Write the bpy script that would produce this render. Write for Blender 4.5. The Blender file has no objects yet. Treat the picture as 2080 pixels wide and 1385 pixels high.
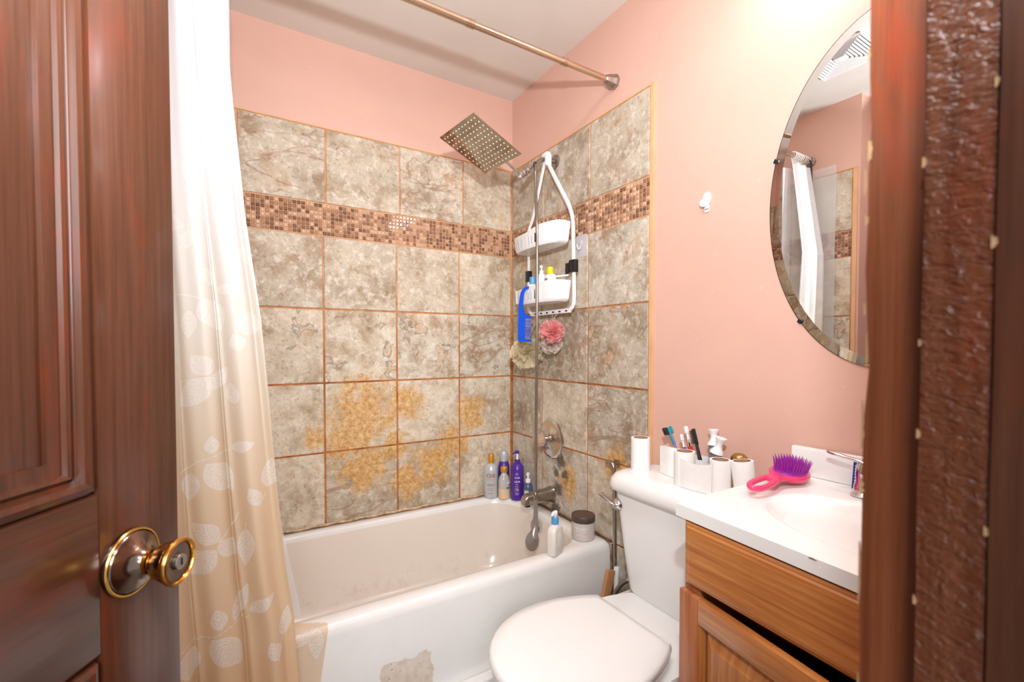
import bpy, bmesh, math, random
import numpy as np
from mathutils import Vector, Matrix, noise
random.seed(7); R = math.radians; PI = math.pi
COL = bpy.context.scene.collection
SC = bpy.context.scene

# ------------------------------------------------------------------ camera, world, lights, exposure
CAM = Vector((-1.2988, -2.1361, 1.2))
cd = bpy.data.cameras.new('camera'); cam = bpy.data.objects.new('camera', cd); COL.objects.link(cam)
cam.location = CAM
cam.rotation_euler = (R(90 - 1.4), 0, R(-31.3))
cd.sensor_fit = 'HORIZONTAL'; cd.sensor_width = 36; cd.lens = 924 / 2080 * 36
cd.shift_y = 33.1 / 2080          # lens shift: keeps the horizon a little below the middle
cd.clip_start = 0.02
cd.dof.use_dof = True; cd.dof.focus_distance = 1.7; cd.dof.aperture_fstop = 9
SC.camera = cam
w = bpy.data.worlds.new('world'); SC.world = w; w.use_nodes = True
w.node_tree.nodes['Background'].inputs[0].default_value = (0.90, 0.96, 1.0, 1)
w.node_tree.nodes['Background'].inputs[1].default_value = 0.9
vs = SC.view_settings; vs.view_transform = 'Standard'; vs.look = 'None'; vs.exposure = -0.1; vs.gamma = 1.0
vs.use_curve_mapping = False

def light(name, kind, loc, power, col=(1, 1, 1), size=0.1, direction=None):
    l = bpy.data.lights.new(name, kind); l.energy = power; l.color = col
    if kind == 'AREA': l.shape = 'DISK'; l.size = size
    else: l.shadow_soft_size = size
    o = bpy.data.objects.new(name, l); COL.objects.link(o); o.location = loc
    if direction: o.rotation_euler = Vector(direction).to_track_quat('-Z', 'Y').to_euler()
    return o
light('camera_flash', 'AREA', (-1.30, -2.15, 1.62), 34, (.90, .96, 1), 0.05, (.44, .76, .48))
light('hallway_fill', 'AREA', (-1.78, -3.0, 1.75), 34, (.91, .96, 1), 0.9, (.55, 1, -.25))  # added fill lamp outside the doorway, placed to brighten the jamb
light('overhead_fill', 'AREA', (-0.85, -1.45, 2.505), 9, (.95, .98, 1), 0.30, (0, 0, -1))  # added fill lamp under the ceiling, no known fitting there

# ------------------------------------------------------------------ node helpers
def srgb(r, g, b):
    f = lambda c: ((c / 255 + .055) / 1.055) ** 2.4 if c / 255 > .04045 else c / 255 / 12.92
    return (f(r), f(g), f(b), 1)
class NT:
    def __init__(s, name):
        s.m = bpy.data.materials.new(name); s.m.use_nodes = True
        s.n = s.m.node_tree.nodes; s.l = s.m.node_tree.links; s.b = s.n['Principled BSDF']; s.out = s.n['Material Output']
    def node(s, t, **k):
        n = s.n.new(t)
        for a, v in k.items(): setattr(n, a, v)
        return n
    def link(s, a, b): s.l.new(a, b)
    def coord(s, kind='Object'):
        return s.node('ShaderNodeTexCoord').outputs[kind]
    def pos(s): return s.node('ShaderNodeNewGeometry').outputs['Position']
    def mapping(s, vec, scale=(1, 1, 1), loc=(0, 0, 0), rot=(0, 0, 0)):
        n = s.node('ShaderNodeMapping'); s.link(vec, n.inputs[0])
        n.inputs['Scale'].default_value = scale; n.inputs['Location'].default_value = loc; n.inputs['Rotation'].default_value = rot
        return n.outputs[0]
    def noise(s, vec, scale=5, detail=4, rough=.5, dist=0):
        n = s.node('ShaderNodeTexNoise'); s.link(vec, n.inputs['Vector'])
        n.inputs['Scale'].default_value = scale; n.inputs['Detail'].default_value = detail
        n.inputs['Roughness'].default_value = rough; n.inputs['Distortion'].default_value = dist
        return n.outputs['Fac']
    def ramp(s, fac, stops, interp='LINEAR'):
        n = s.node('ShaderNodeValToRGB'); s.link(fac, n.inputs[0]); e = n.color_ramp.elements; n.color_ramp.interpolation = interp
        while len(e) < len(stops): e.new(.5)
        for el, (p, c) in zip(e, stops):
            el.position = p; el.color = c if isinstance(c, tuple) else (c, c, c, 1)
        return n.outputs[0]
    def mix(s, fac, a, b, mode='MIX'):
        n = s.node('ShaderNodeMix', data_type='RGBA', blend_type=mode)
        for i, v in ((0, fac), (6, a), (7, b)):
            if hasattr(v, 'is_linked') or hasattr(v, 'links'): s.link(v, n.inputs[i])
            else: n.inputs[i].default_value = v
        return n.outputs[2]
    def math(s, op, a, b=0.0, c=0.0):
        n = s.node('ShaderNodeMath', operation=op)
        for i, v in enumerate((a, b, c)):
            if hasattr(v, 'links'): s.link(v, n.inputs[i])
            else: n.inputs[i].default_value = v
        return n.outputs[0]
    def vmath(s, op, a, b):
        n = s.node('ShaderNodeVectorMath', operation=op)
        for i, v in enumerate((a, b)):
            if hasattr(v, 'links'): s.link(v, n.inputs[i])
            else: n.inputs[i].default_value = v
        return n.outputs[1] if op in ('DISTANCE', 'LENGTH') else n.outputs[0]
    def sep(s, v):
        n = s.node('ShaderNodeSeparateXYZ'); s.link(v, n.inputs[0]); return n.outputs
    def bump(s, h, strength=.3, dist=.002):
        n = s.node('ShaderNodeBump'); s.link(h, n.inputs['Height']); n.inputs['Strength'].default_value = strength
        n.inputs['Distance'].default_value = dist; s.link(n.outputs[0], s.b.inputs['Normal']); return n
    def set(s, **k):
        for a, v in k.items():
            i = s.b.inputs[a.replace('_', ' ')]
            if hasattr(v, 'links'): s.link(v, i)
            else: i.default_value = v
        return s
def plain(name, rgb, rough=.4, metal=0, var=.06, scale=12, bump=0, **k):
    """a procedural material: colour broken up by soft noise, optional fine relief"""
    t = NT(name); c = srgb(*rgb); v = t.coord()
    d = tuple(x * (1 - var * 2) for x in c[:3]) + (1,)
    n = t.noise(v, scale, 4)
    t.set(Base_Color=t.ramp(n, [(.3, d), (.65, c)]), Roughness=rough, Metallic=metal, **k)
    if bump: t.bump(t.noise(v, scale * 12, 3), bump)
    return t.m

M = {}
def mat_paint(name, rgb, rough=.45):
    t = NT(name); p = t.pos(); c = srgb(*rgb)
    lo = t.noise(p, 1.6, 4, .6); d = tuple(x * .93 for x in c[:3]) + (1,)
    base = t.ramp(lo, [(.35, d), (.6, c)])
    sp = t.noise(p, 70, 2, .5)
    base = t.mix(t.ramp(sp, [(.74, 0.), (.77, .5)]), base, srgb(245, 215, 205))
    t.set(Base_Color=base, Roughness=rough)
    t.bump(t.noise(t.mapping(p, (1, 1, 1)), 60, 3), .12, .002)
    return t.m
M['pink'] = mat_paint('pink_wall_paint', (222, 179, 162))
M['ceiling'] = mat_paint('ceiling_paint', (228, 221, 213), .6)
def mat_grout():
    t = NT('rusty_grout'); p = t.pos(); z = t.sep(p)[2]
    n = t.noise(p, 14, 5, .6)
    a = t.ramp(n, [(.35, srgb(186, 128, 84)), (.6, srgb(214, 166, 122))])
    b = t.ramp(n, [(.35, srgb(146, 80, 34)), (.6, srgb(198, 122, 64))])
    t.set(Base_Color=t.mix(t.ramp(z, [(.9 / 2, 1.), (1.75 / 2, 0.)]) if False else t.ramp(t.math('MULTIPLY', z, .4), [(.46, 1.), (.66, 0.)]), a, b), Roughness=.8)
    t.bump(t.noise(p, 200, 3), .3, .001); return t.m
M['grout'] = mat_grout()
M['grout_light'] = plain('light_mosaic_grout', (214, 162, 120), .75, var=.1, scale=30)
M['trim_tan'] = plain('tan_edge_grout', (228, 178, 132), .6, var=.08, scale=8)

def mat_tile():
    t = NT('slate_look_tile'); info = t.node('ShaderNodeObjectInfo'); rnd = info.outputs['Random']
    o = t.coord(); off = t.node('ShaderNodeCombineXYZ')
    for i, k in enumerate((37., 91., 53.)): t.link(t.math('MULTIPLY', rnd, k), off.inputs[i])
    v = t.vmath('ADD', o, off.outputs[0]); p = t.pos(); px, py, pz = t.sep(p)
    big = t.noise(v, 5.5, 9, .66, .25)
    warm = t.ramp(big, [(.28, srgb(158, 132, 100)), (.38, srgb(184, 162, 132)), (.47, srgb(208, 192, 168)), (.56, srgb(222, 208, 186)), (.65, srgb(208, 178, 140)), (.76, srgb(178, 138, 100))])
    cool = t.ramp(big, [(.30, srgb(136, 122, 102)), (.40, srgb(166, 154, 136)), (.50, srgb(192, 183, 168)), (.60, srgb(210, 201, 186)), (.70, srgb(192, 164, 134))])
    # towards the plumbing wall the tiles are greyer, on the long wall warmer
    cooler = t.math('ADD', t.math('MULTIPLY', t.math('GREATER_THAN', px, -.012), .55), t.math('MULTIPLY', t.math('SUBTRACT', rnd, .45), .9))
    base = t.mix(t.math('MAXIMUM', t.math('MINIMUM', cooler, 1.), 0.), warm, cool)
    br = t.noise(t.vmath('ADD', v, (8, 1, 4)), 9, 9, .72, .2)
    base = t.mix(t.math('MULTIPLY', t.ramp(br, [(.52, 0.), (.64, .75)]), t.math('ADD', .35, t.math('MULTIPLY', rnd, .65))), base, srgb(166, 122, 82))
    # dark cloudy patches
    dk = t.noise(t.vmath('ADD', v, (5, 2, 9)), 3.6, 8, .72, .1)
    base = t.mix(t.ramp(dk, [(.53, 0.), (.68, .5)]), base, srgb(128, 108, 82))
    r2 = t.math('FRACT', t.math('MULTIPLY', rnd, 7.31))
    base = t.mix(t.math('MULTIPLY', t.ramp(r2, [(.4, 0.), (1., .55)]), t.ramp(t.noise(v, 8, 8, .7), [(.36, 1.), (.60, .35)])), base, srgb(138, 114, 84))
    # small speckle and brown veins
    sp = t.noise(v, 60, 6, .78)
    base = t.mix(t.ramp(sp, [(.54, 0.), (.68, .6)]), base, srgb(96, 76, 58))
    lt = t.noise(t.vmath('ADD', v, (1, 7, 3)), 30, 5, .7)
    base = t.mix(t.ramp(lt, [(.50, 0.), (.66, .6)]), base, srgb(238, 228, 214))
    vn = t.noise(t.mapping(v, (1, 1, 2.6)), 2.6, 4, .5, .5)
    vein = t.ramp(vn, [(.488, 0.), (.498, .6), (.502, .6), (.512, 0.)])
    base = t.mix(t.math('MULTIPLY', vein, t.math('GREATER_THAN', rnd, .78)), base, srgb(150, 108, 78))
    # ringed blobs, the row below the shower shelf height
    rg = t.noise(t.vmath('ADD', v, (3, 3, 3)), 12, 3, .5, .5)
    inrow = t.math('MULTIPLY', t.math('GREATER_THAN', pz, 1.03), t.math('LESS_THAN', pz, 1.37))
    base = t.mix(t.math('MULTIPLY', inrow, t.ramp(rg, [(.595, 0.), (.612, .6), (.63, .6), (.65, 0.)])), base, srgb(126, 112, 92))
    base = t.mix(t.math('MULTIPLY', inrow, t.ramp(rg, [(.635, 0.), (.67, .5)])), base, srgb(206, 158, 116))
    # rust-gold water stains at their places on the long wall, mould around the spout
    st = None
    for (c, r) in (((-.80, 0, .90), .17), ((-.86, 0, .78), .14), ((-.60, 0, .93), .10), ((-.46, 0, .62), .12), ((-.80, 0, .64), .13), ((-.66, 0, .72), .08),
                   ((-.60, 0, .55), .10), ((-1.0, 0, .80), .06), ((-.36, 0, .70), .10), ((-.25, 0, .85), .10), ((0, -.50, .58), .08), ((0, -.80, .72), .09)):
        d = t.math('SUBTRACT', 1.0, t.math('DIVIDE', t.vmath('DISTANCE', p, c), r))
        st = d if st is None else t.math('MAXIMUM', st, d)
    stn = t.math('ADD', st, t.math('MULTIPLY', t.math('SUBTRACT', t.noise(t.mapping(p, (1, 1, .7)), 13, 9, .78), .5), 3.4))
    sm = t.ramp(t.noise(p, 120, 5, .75), [(.34, .5), (.54, 1.)])
    base = t.mix(t.math('MULTIPLY', sm, t.ramp(stn, [(.0, 0.), (.42, .95)])), base, t.ramp(t.noise(p, 45, 7, .75), [(.38, srgb(176, 120, 52)), (.5, srgb(212, 160, 84)), (.64, srgb(232, 200, 150))]))
    mo = None
    for (c, r) in (((0, -.415, .52), .055), ((0, -.40, .42), .06), ((0, -.44, .66), .05), ((0, -.47, .60), .035), ((0, -.405, .60), .03)):
        d = t.math('SUBTRACT', 1.0, t.math('DIVIDE', t.vmath('DISTANCE', p, c), r))
        mo = d if mo is None else t.math('MAXIMUM', mo, d)
    mon = t.math('ADD', mo, t.math('MULTIPLY', t.math('SUBTRACT', t.noise(p, 40, 5, .7), .5), 2.2))
    base = t.mix(t.ramp(mon, [(.1, 0.), (.6, .8)]), base, srgb(62, 44, 30))
    t.set(Base_Color=base, Roughness=t.ramp(dk, [(.3, .33), (.7, .5)]))
    t.bump(t.math('ADD', t.noise(v, 34, 7, .72), t.math('MULTIPLY', big, 1.5)), .8, .005)
    return t.m
M['tile'] = mat_tile()
def mat_mosaic():
    t = NT('glass_and_stone_mosaic'); a = t.node('ShaderNodeAttribute', attribute_name='tint'); info = t.node('ShaderNodeObjectInfo')
    r = t.math('FRACT', t.math('ADD', t.math('MULTIPLY', info.outputs['Random'], 1.0), a.outputs['Fac']))
    c = t.ramp(r, [(0, srgb(78, 38, 24)), (.16, srgb(100, 56, 38)), (.28, srgb(126, 84, 62)), (.42, srgb(156, 118, 94)), (.56, srgb(186, 146, 120)), (.74, srgb(200, 162, 134)), (.9, srgb(140, 92, 66))], 'CONSTANT')
    n = t.noise(t.pos(), 160, 3, .6)
    t.set(Base_Color=t.mix(t.ramp(n, [(.3, 0.), (.8, .35)]), c, srgb(222, 190, 160)), Roughness=t.ramp(r, [(0, .06), (.5, .10), (.6, .4)], 'CONSTANT'))
    t.b.inputs['Coat Weight'].default_value = .4
    return t.m
M['mosaic'] = mat_mosaic()

def mat_enamel(name='tub_enamel', base=(236, 232, 228), scum=True):
    t = NT(name); p = t.pos(); px, py, pz = t.sep(p)
    n = t.noise(p, 6, 6, .65); c = srgb(*base)
    col = t.ramp(n, [(.35, tuple(x * .95 for x in c[:3]) + (1,)), (.6, c)])
    if scum:
        inside = t.math('LESS_THAN', pz, .385); ins = t.math('MULTIPLY', inside, t.math('GREATER_THAN', py, -.73))
        col = t.mix(t.math('MULTIPLY', ins, .8), col, srgb(226, 212, 198))
        sc = t.noise(p, 20, 6, .75)
        band = t.ramp(t.math('ABSOLUTE', t.math('SUBTRACT', pz, .13)), [(0.02, .8), (.06, 0.)])
        col = t.mix(t.math('MULTIPLY', t.math('MULTIPLY', ins, band), t.ramp(sc, [(.50, 0.), (.66, .35)])), col, srgb(190, 170, 154))
        # chipped rust patch on the apron
        d = t.math('MAXIMUM', t.math('DIVIDE', t.math('ABSOLUTE', t.math('ADD', px, .86)), .088), t.math('DIVIDE', t.math('ABSOLUTE', t.math('SUBTRACT', pz, .165)), .075))
        e = t.math('ADD', d, t.math('MULTIPLY', t.math('SUBTRACT', t.noise(p, 22, 5, .65), .5), .8))
        front = t.math('LESS_THAN', py, -.775)
        col = t.mix(t.math('MULTIPLY', front, t.ramp(e, [(.93, .9), (.97, 0.)])), col, t.ramp(t.noise(p, 40, 4), [(.35, srgb(206, 186, 166)), (.7, srgb(222, 208, 192))]))
        col = t.mix(t.math('MULTIPLY', t.math('MULTIPLY', front, t.ramp(e, [(.9, 1.), (1., 0.)])), t.ramp(t.noise(p, 90, 3, .7), [(.62, 0.), (.70, .8)])), col, srgb(120, 66, 36))
    t.set(Base_Color=col, Roughness=.22, Coat_Weight=.3, Coat_Roughness=.1)
    return t.m
M['enamel'] = mat_enamel()
M['china'] = plain('white_vitreous_china', (240, 239, 237), .14, var=.01, scale=3)
M['seat'] = plain('white_seat_plastic', (243, 242, 240), .2, var=.005, scale=3)
M['marble'] = plain('white_cultured_marble', (246, 244, 241), .2, var=.01, scale=4)
M['white'] = plain('white_plastic', (242, 240, 240), .35, var=.01, scale=9)
M['paper'] = plain('white_tissue_paper', (246, 243, 240), .9, var=.02, scale=60, bump=.25)
M['card'] = plain('brown_cardboard', (176, 136, 104), .9, var=.08, scale=40)
M['card_dark'] = plain('brown_cardboard_inner', (142, 106, 82), .9, var=.1, scale=40)
M['chrome'] = plain('chrome', (214, 212, 212), .10, 1, var=.03, scale=30)
M['nickel'] = plain('brushed_nickel', (176, 168, 160), .28, 1, var=.08, scale=60)
M['steel'] = plain('mirror_polished_steel', (176, 164, 148), .07, 1, var=.05, scale=18)
def mat_rod():
    t = NT('rust_spotted_rod'); v = t.coord()
    n = t.noise(t.mapping(v, (8, 60, 60)), 1.2, 5, .7)
    t.set(Base_Color=t.mix(t.ramp(n, [(.60, 0.), (.70, 1.)]), srgb(206, 184, 160), srgb(110, 66, 36)), Metallic=t.ramp(n, [(.6, 1.), (.72, .2)]), Roughness=.24)
    return t.m
M['rod'] = mat_rod()
def mat_brass():
    t = NT('worn_antique_brass'); v = t.coord(); n = t.noise(v, 90, 6, .7); b = t.noise(v, 22, 3, .5)
    gold = srgb(214, 160, 84); dark = srgb(88, 66, 50)
    f = t.math('ADD', n, t.math('MULTIPLY', t.math('SUBTRACT', b, .5), .8))
    t.set(Base_Color=t.ramp(f, [(.42, dark), (.52, srgb(150, 108, 66)), (.58, gold)]), Metallic=1., Roughness=t.ramp(f, [(.45, .2), (.6, .3)]))
    return t.m
M['brass'] = mat_brass()
M['bronze'] = plain('tarnished_bronze', (150, 128, 112), .16, 1, var=.22, scale=26)
M['gold_rim'] = plain('gold_rim', (226, 168, 84), .2, 1, var=.12, scale=50)

def mat_oak(name='golden_oak', hor=True, a=(152, 84, 36), b=(212, 144, 78), c=(194, 118, 56)):
    t = NT(name); v = t.coord()
    sc = (3, 1.3, 40) if hor else (3, 40, 1.3)
    g = t.noise(t.mapping(v, sc), 2.2, 6, .65, .4)
    big = t.noise(t.mapping(v, tuple(x * .35 for x in sc)), 1.6, 3, .5, .8)
    w = t.node('ShaderNodeTexWave', wave_type='BANDS', bands_direction='Z' if hor else 'Y'); t.link(t.mapping(v, (1, .5, 1) if hor else (1, 1, .5)), w.inputs[0])
    w.inputs['Scale'].default_value = 22; w.inputs['Distortion'].default_value = 6; w.inputs['Detail'].default_value = 3; w.inputs['Detail Scale'].default_value = 1.2
    base = t.ramp(g, [(.32, srgb(*a)), (.48, srgb(*c)), (.66, srgb(*b))])
    base = t.mix(t.math('MULTIPLY', w.outputs['Fac'], .38), base, srgb(168, 104, 54))
    base = t.mix(t.ramp(big, [(.45, 0.), (.7, .4)]), base, srgb(214, 150, 92))
    t.set(Base_Color=base, Roughness=.32, Coat_Weight=.25)
    t.bump(g, .12, .001); return t.m
M['oak_h'] = mat_oak('golden_oak_horizontal', True); M['oak_v'] = mat_oak('golden_oak_vertical', False)
M['oak_red'] = mat_oak('reddish_oak_vertical', False, (146, 78, 44), (196, 124, 80), (176, 102, 62))

def mat_mahogany(name, vert=True, rough=.28, crinkle=False, dark=1.0):
    t = NT(name); v = t.coord()
    sc = (60, 60, 1.6) if vert else (1.6, 60, 60)
    g = t.noise(t.mapping(v, sc), 2.6, 6, .7, .2); b = t.noise(t.mapping(v, (9, 9, 2.2) if vert else (2.2, 9, 9)), 2.4, 5, .65, .3)
    k = lambda *c: srgb(*[x * dark for x in c])
    base = t.ramp(g, [(.35, k(66, 33, 17)), (.5, k(78, 41, 23)), (.68, k(88, 50, 31))])
    base = t.mix(t.ramp(b, [(.54, 0.), (.72, .75)]), base, k(108, 38, 15))
    dk = t.noise(t.mapping(v, (2, 2, 1)), 6, 5, .7)
    base = t.mix(t.ramp(dk, [(.60, 0.), (.72, .5)]), base, k(50, 26, 19))
    t.set(Base_Color=base, Roughness=rough, Coat_Weight=.22, Coat_Roughness=.14)
    if crinkle:
        c1 = t.noise(t.mapping(v, (1, 1, 1.9), rot=(.5, 0, 0)), 150, 3, .5, .8); t.bump(c1, .7, .0028); t.set(Coat_Weight=.08)
    else: t.bump(t.math('ADD', g, t.math('MULTIPLY', dk, .4)), .16, .001)
    return t.m
M['wood_v'] = mat_mahogany('mahogany_stained_wood_vertical'); M['wood_h'] = mat_mahogany('mahogany_stained_wood_horizontal', False)
M['wood_jamb'] = mat_mahogany('mahogany_jamb', True, .36, dark=1.35); M['wood_crinkle'] = mat_mahogany('crinkled_varnish', True, .34, True, 1.1)
M['wood_dark'] = mat_mahogany('dark_jamb_edge', True, .35, dark=.85)
M['bare_wood'] = plain('bare_chipped_wood', (206, 168, 126), .8, var=.1, scale=60)
M['floor'] = plain('grey_floor_tile', (160, 158, 152), .4, var=.1, scale=5)
M['black'] = plain('black_tape', (22, 22, 26), .3, var=.2, scale=50, bump=.4)
M['dark'] = plain('dark_cavity', (18, 14, 12), .9, var=.1)
def solid(key, rgb, rough=.35, **k): M[key] = plain(key, rgb, rough, **k)
solid('blue', (10, 84, 214)); solid('sky_blue', (92, 164, 218)); solid('yellow', (244, 218, 20)); solid('purple', (84, 40, 150), .3)
solid('silver_plastic', (204, 207, 212), .28, metal=.25); solid('gold_plastic', (216, 152, 50), .28, metal=.35); solid('peach', (236, 206, 170), .3)
solid('clear_grey', (196, 190, 186), .15); solid('slate_blue', (84, 92, 128), .15); solid('jar', (206, 194, 188), .35); solid('jar_lid', (86, 68, 58), .45)
solid('cream_bottle', (238, 230, 220), .35); solid('hot_pink', (240, 70, 120), .25); solid('magenta', (158, 40, 160), .35); solid('label_white', (236, 232, 240), .5)
solid('teal', (24, 148, 160)); solid('lilac', (126, 120, 200)); solid('red', (228, 40, 36)); solid('black_plastic', (26, 26, 32), .3); solid('grey_bristle', (150, 140, 140), .7)
solid('packet_blue', (14, 66, 150), .3); solid('green', (70, 220, 70), .4); solid('amber', (200, 130, 20), .15); solid('orange', (222, 150, 84), .6)
solid('caulk', (226, 190, 150), .7, var=.25, scale=50, bump=.6); solid('rust', (128, 76, 38), .8, var=.3, scale=40, bump=.5)
solid('ink_gold', (176, 122, 64), .4); solid('ink_grey', (140, 140, 146), .5); solid('slot_shade', (176, 176, 180), .6); solid('ink_teal', (50, 160, 140), .5); solid('ink_pink', (206, 90, 150), .5); solid('ink_dark', (110, 90, 90), .5); solid('ink_green', (150, 190, 60), .5); solid('ink_yellow', (236, 200, 40), .5)
solid('brass_ball', (186, 150, 92), .22, metal=.9); solid('handset', (160, 154, 150), .3, metal=.6)
solid('wood_stick', (196, 138, 96), .6, var=.1, scale=30)
def mat_clear(name, rgb=(235, 235, 240), rough=.05, trans=.85):
    t = NT(name); n = t.noise(t.coord(), 30, 2); c = srgb(*rgb)
    t.set(Base_Color=t.ramp(n, [(.2, tuple(x * .95 for x in c[:3]) + (1,)), (.8, c)]), Roughness=rough, Transmission_Weight=trans, IOR=1.45); return t.m
M['acrylic'] = mat_clear('clear_acrylic', (236, 208, 182), .12, .6); M['clear'] = mat_clear('clear_plastic', (236, 232, 238), .15, 0.); M['clear'].node_tree.nodes['Principled BSDF'].inputs['Alpha'].default_value = .5
def mat_mirror():
    t = NT('mirror_silvering'); n = t.noise(t.coord(), 3, 1)
    t.set(Base_Color=t.ramp(n, [(0, srgb(236, 240, 240)), (1, srgb(240, 243, 243))]), Metallic=1., Roughness=.004); return t.m
M['mirror'] = mat_mirror()
def mat_net(name, rgb):
    t = NT(name); c = srgb(*rgb); n = t.noise(t.coord(), 60, 3)
    t.set(Base_Color=t.ramp(n, [(.3, tuple(x * .8 for x in c[:3]) + (1,)), (.6, c)]), Roughness=.5)
    tr = t.node('ShaderNodeBsdfTranslucent'); tr.inputs[0].default_value = c
    tp = t.node('ShaderNodeBsdfTransparent'); m1 = t.node('ShaderNodeMixShader'); m2 = t.node('ShaderNodeMixShader')
    m1.inputs[0].default_value = .5; m2.inputs[0].default_value = .15
    t.link(t.b.outputs[0], m1.inputs[1]); t.link(tr.outputs[0], m1.inputs[2]); t.link(m1.outputs[0], m2.inputs[1]); t.link(tp.outputs[0], m2.inputs[2]); t.link(m2.outputs[0], t.out.inputs[0])
    return t.m
M['net_pink'] = mat_net('pink_mesh_netting', (255, 192, 190)); M['net_cream'] = mat_net('cream_mesh_netting', (246, 236, 208)); M['net_white'] = mat_net('white_mesh_netting', (250, 238, 230))

# ------------------------------------------------------------------ geometry helpers
def link_mesh(name, me, m, parent=None, smooth=False, loc=None):
    o = bpy.data.objects.new(name, me); COL.objects.link(o)
    if m is not None and not me.materials: me.materials.append(M[m] if isinstance(m, str) else m)
    if smooth:
        for p in me.polygons: p.use_smooth = True
    if parent is not None: o.parent = parent
    if loc is not None: o.location = loc
    return o
def mk(name, vf, m, parent=None, smooth=False, loc=None):
    me = bpy.data.meshes.new(name); me.from_pydata([tuple(v) for v in vf[0]], [], vf[1]); me.update()
    return link_mesh(name, me, m, parent, smooth, loc)
def join(*vfs):
    V, Fc = [], []
    for v, f in vfs:
        n = len(V); V += list(v); Fc += [tuple(i + n for i in q) for q in f]
    return V, Fc
def xf(vf, mtx): return [tuple(mtx @ Vector(v)) for v in vf[0]], vf[1]
def T(x, y, z): return Matrix.Translation((x, y, z))
def RX(a): return Matrix.Rotation(R(a), 4, 'X')
def RY(a): return Matrix.Rotation(R(a), 4, 'Y')
def RZ(a): return Matrix.Rotation(R(a), 4, 'Z')
def box(x0, x1, y0, y1, z0, z1, bev=0.0, seg=2):
    bm = bmesh.new(); bmesh.ops.create_cube(bm, size=1)
    for v in bm.verts: v.co = Vector(((x0 + x1) / 2 + v.co.x * (x1 - x0), (y0 + y1) / 2 + v.co.y * (y1 - y0), (z0 + z1) / 2 + v.co.z * (z1 - z0)))
    if bev: bmesh.ops.bevel(bm, geom=list(bm.edges), offset=bev, segments=seg, affect='EDGES', profile=.5)
    bm.verts.index_update(); r = ([tuple(v.co) for v in bm.verts], [tuple(v.index for v in f.verts) for f in bm.faces]); bm.free(); return r
def lathe(prof, seg=32, cap=True, sx=1, sy=1, n=2.0):
    """profile (r, z); n > 2 makes the section a superellipse"""
    V, Fc = [], []
    for r, z in prof:
        for i in range(seg):
            a = 2 * PI * i / seg; c, s = math.cos(a), math.sin(a)
            k = 1 if n == 2 else (abs(c) ** n + abs(s) ** n) ** (-1 / n)
            V.append((r * c * k * sx, r * s * k * sy, z))
    for j in range(len(prof) - 1):
        for i in range(seg):
            k = (i + 1) % seg; Fc.append((j * seg + i, j * seg + k, (j + 1) * seg + k, (j + 1) * seg + i))
    if cap:
        Fc.append(tuple(reversed(range(seg)))); Fc.append(tuple((len(prof) - 1) * seg + i for i in range(seg)))
    return V, Fc
def smoothpath(pts, sub=6):
    P = [Vector(p) for p in pts]; out = []
    for i in range(len(P) - 1):
        a, b, c, d = P[max(i - 1, 0)], P[i], P[i + 1], P[min(i + 2, len(P) - 1)]
        for k in range(sub):
            t = k / sub; out.append(.5 * ((2 * b) + (c - a) * t + (2 * a - 5 * b + 4 * c - d) * t * t + (3 * b - a - 3 * c + d) * t ** 3))
    out.append(P[-1]); return out
def tube(pts, r, seg=10, flat=1.0, closed=False, ref=None):
    P = [Vector(p) for p in pts]; n = len(P); V, Fc = [], []
    N = None
    for i, p in enumerate(P):
        if closed: t = (P[(i + 1) % n] - P[i - 1])
        else: t = P[min(i + 1, n - 1)] - P[max(i - 1, 0)]
        if t.length < 1e-9: t = Vector((0, 0, 1))
        t.normalize()
        if N is None:
            N = Vector(ref) if ref else (Vector((0, 0, 1)) if abs(t.z) < .9 else Vector((1, 0, 0)))
        if ref: N = Vector(ref)
        N = (N - t * N.dot(t)).normalized(); B = t.cross(N)
        rr = r[i] if isinstance(r, (list, tuple)) else r
        for k in range(seg):
            a = 2 * PI * k / seg; V.append(tuple(p + N * (math.cos(a) * rr * flat) + B * (math.sin(a) * rr)))
    m = n if closed else n - 1
    for j in range(m):
        for i in range(seg):
            k = (i + 1) % seg; j2 = (j + 1) % n; Fc.append((j * seg + i, j * seg + k, j2 * seg + k, j2 * seg + i))
    if not closed: Fc.append(tuple(reversed(range(seg)))); Fc.append(tuple((n - 1) * seg + i for i in range(seg)))
    return V, Fc
def loft(rings, cap=True):
    seg = len(rings[0]); V = [tuple(v) for r in rings for v in r]; Fc = []
    for j in range(len(rings) - 1):
        for i in range(seg):
            k = (i + 1) % seg; Fc.append((j * seg + i, j * seg + k, (j + 1) * seg + k, (j + 1) * seg + i))
    if cap: Fc.append(tuple(reversed(range(seg)))); Fc.append(tuple((len(rings) - 1) * seg + i for i in range(seg)))
    return V, Fc
def rrect(cx, cy, hx, hy, r, z, seg=6):
    pts = []
    for qx, qy, a0 in ((1, 1, 0), (-1, 1, 90), (-1, -1, 180), (1, -1, 270)):
        for k in range(seg + 1):
            a = R(a0 + 90 * k / seg); pts.append((cx + qx * (hx - r) + r * math.cos(a), cy + qy * (hy - r) + r * math.sin(a), z))
    return pts
def prism(outline, h, z0=0):
    n = len(outline); V = [(x, y, z0) for x, y in outline] + [(x, y, z0 + h) for x, y in outline]
    return V, [tuple(reversed(range(n))), tuple(range(n, 2 * n))] + [(i, (i + 1) % n, n + (i + 1) % n, n + i) for i in range(n)]
def recalc(o):
    bm = bmesh.new(); bm.from_mesh(o.data); bmesh.ops.recalc_face_normals(bm, faces=bm.faces); bm.to_mesh(o.data); bm.free(); return o
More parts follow.
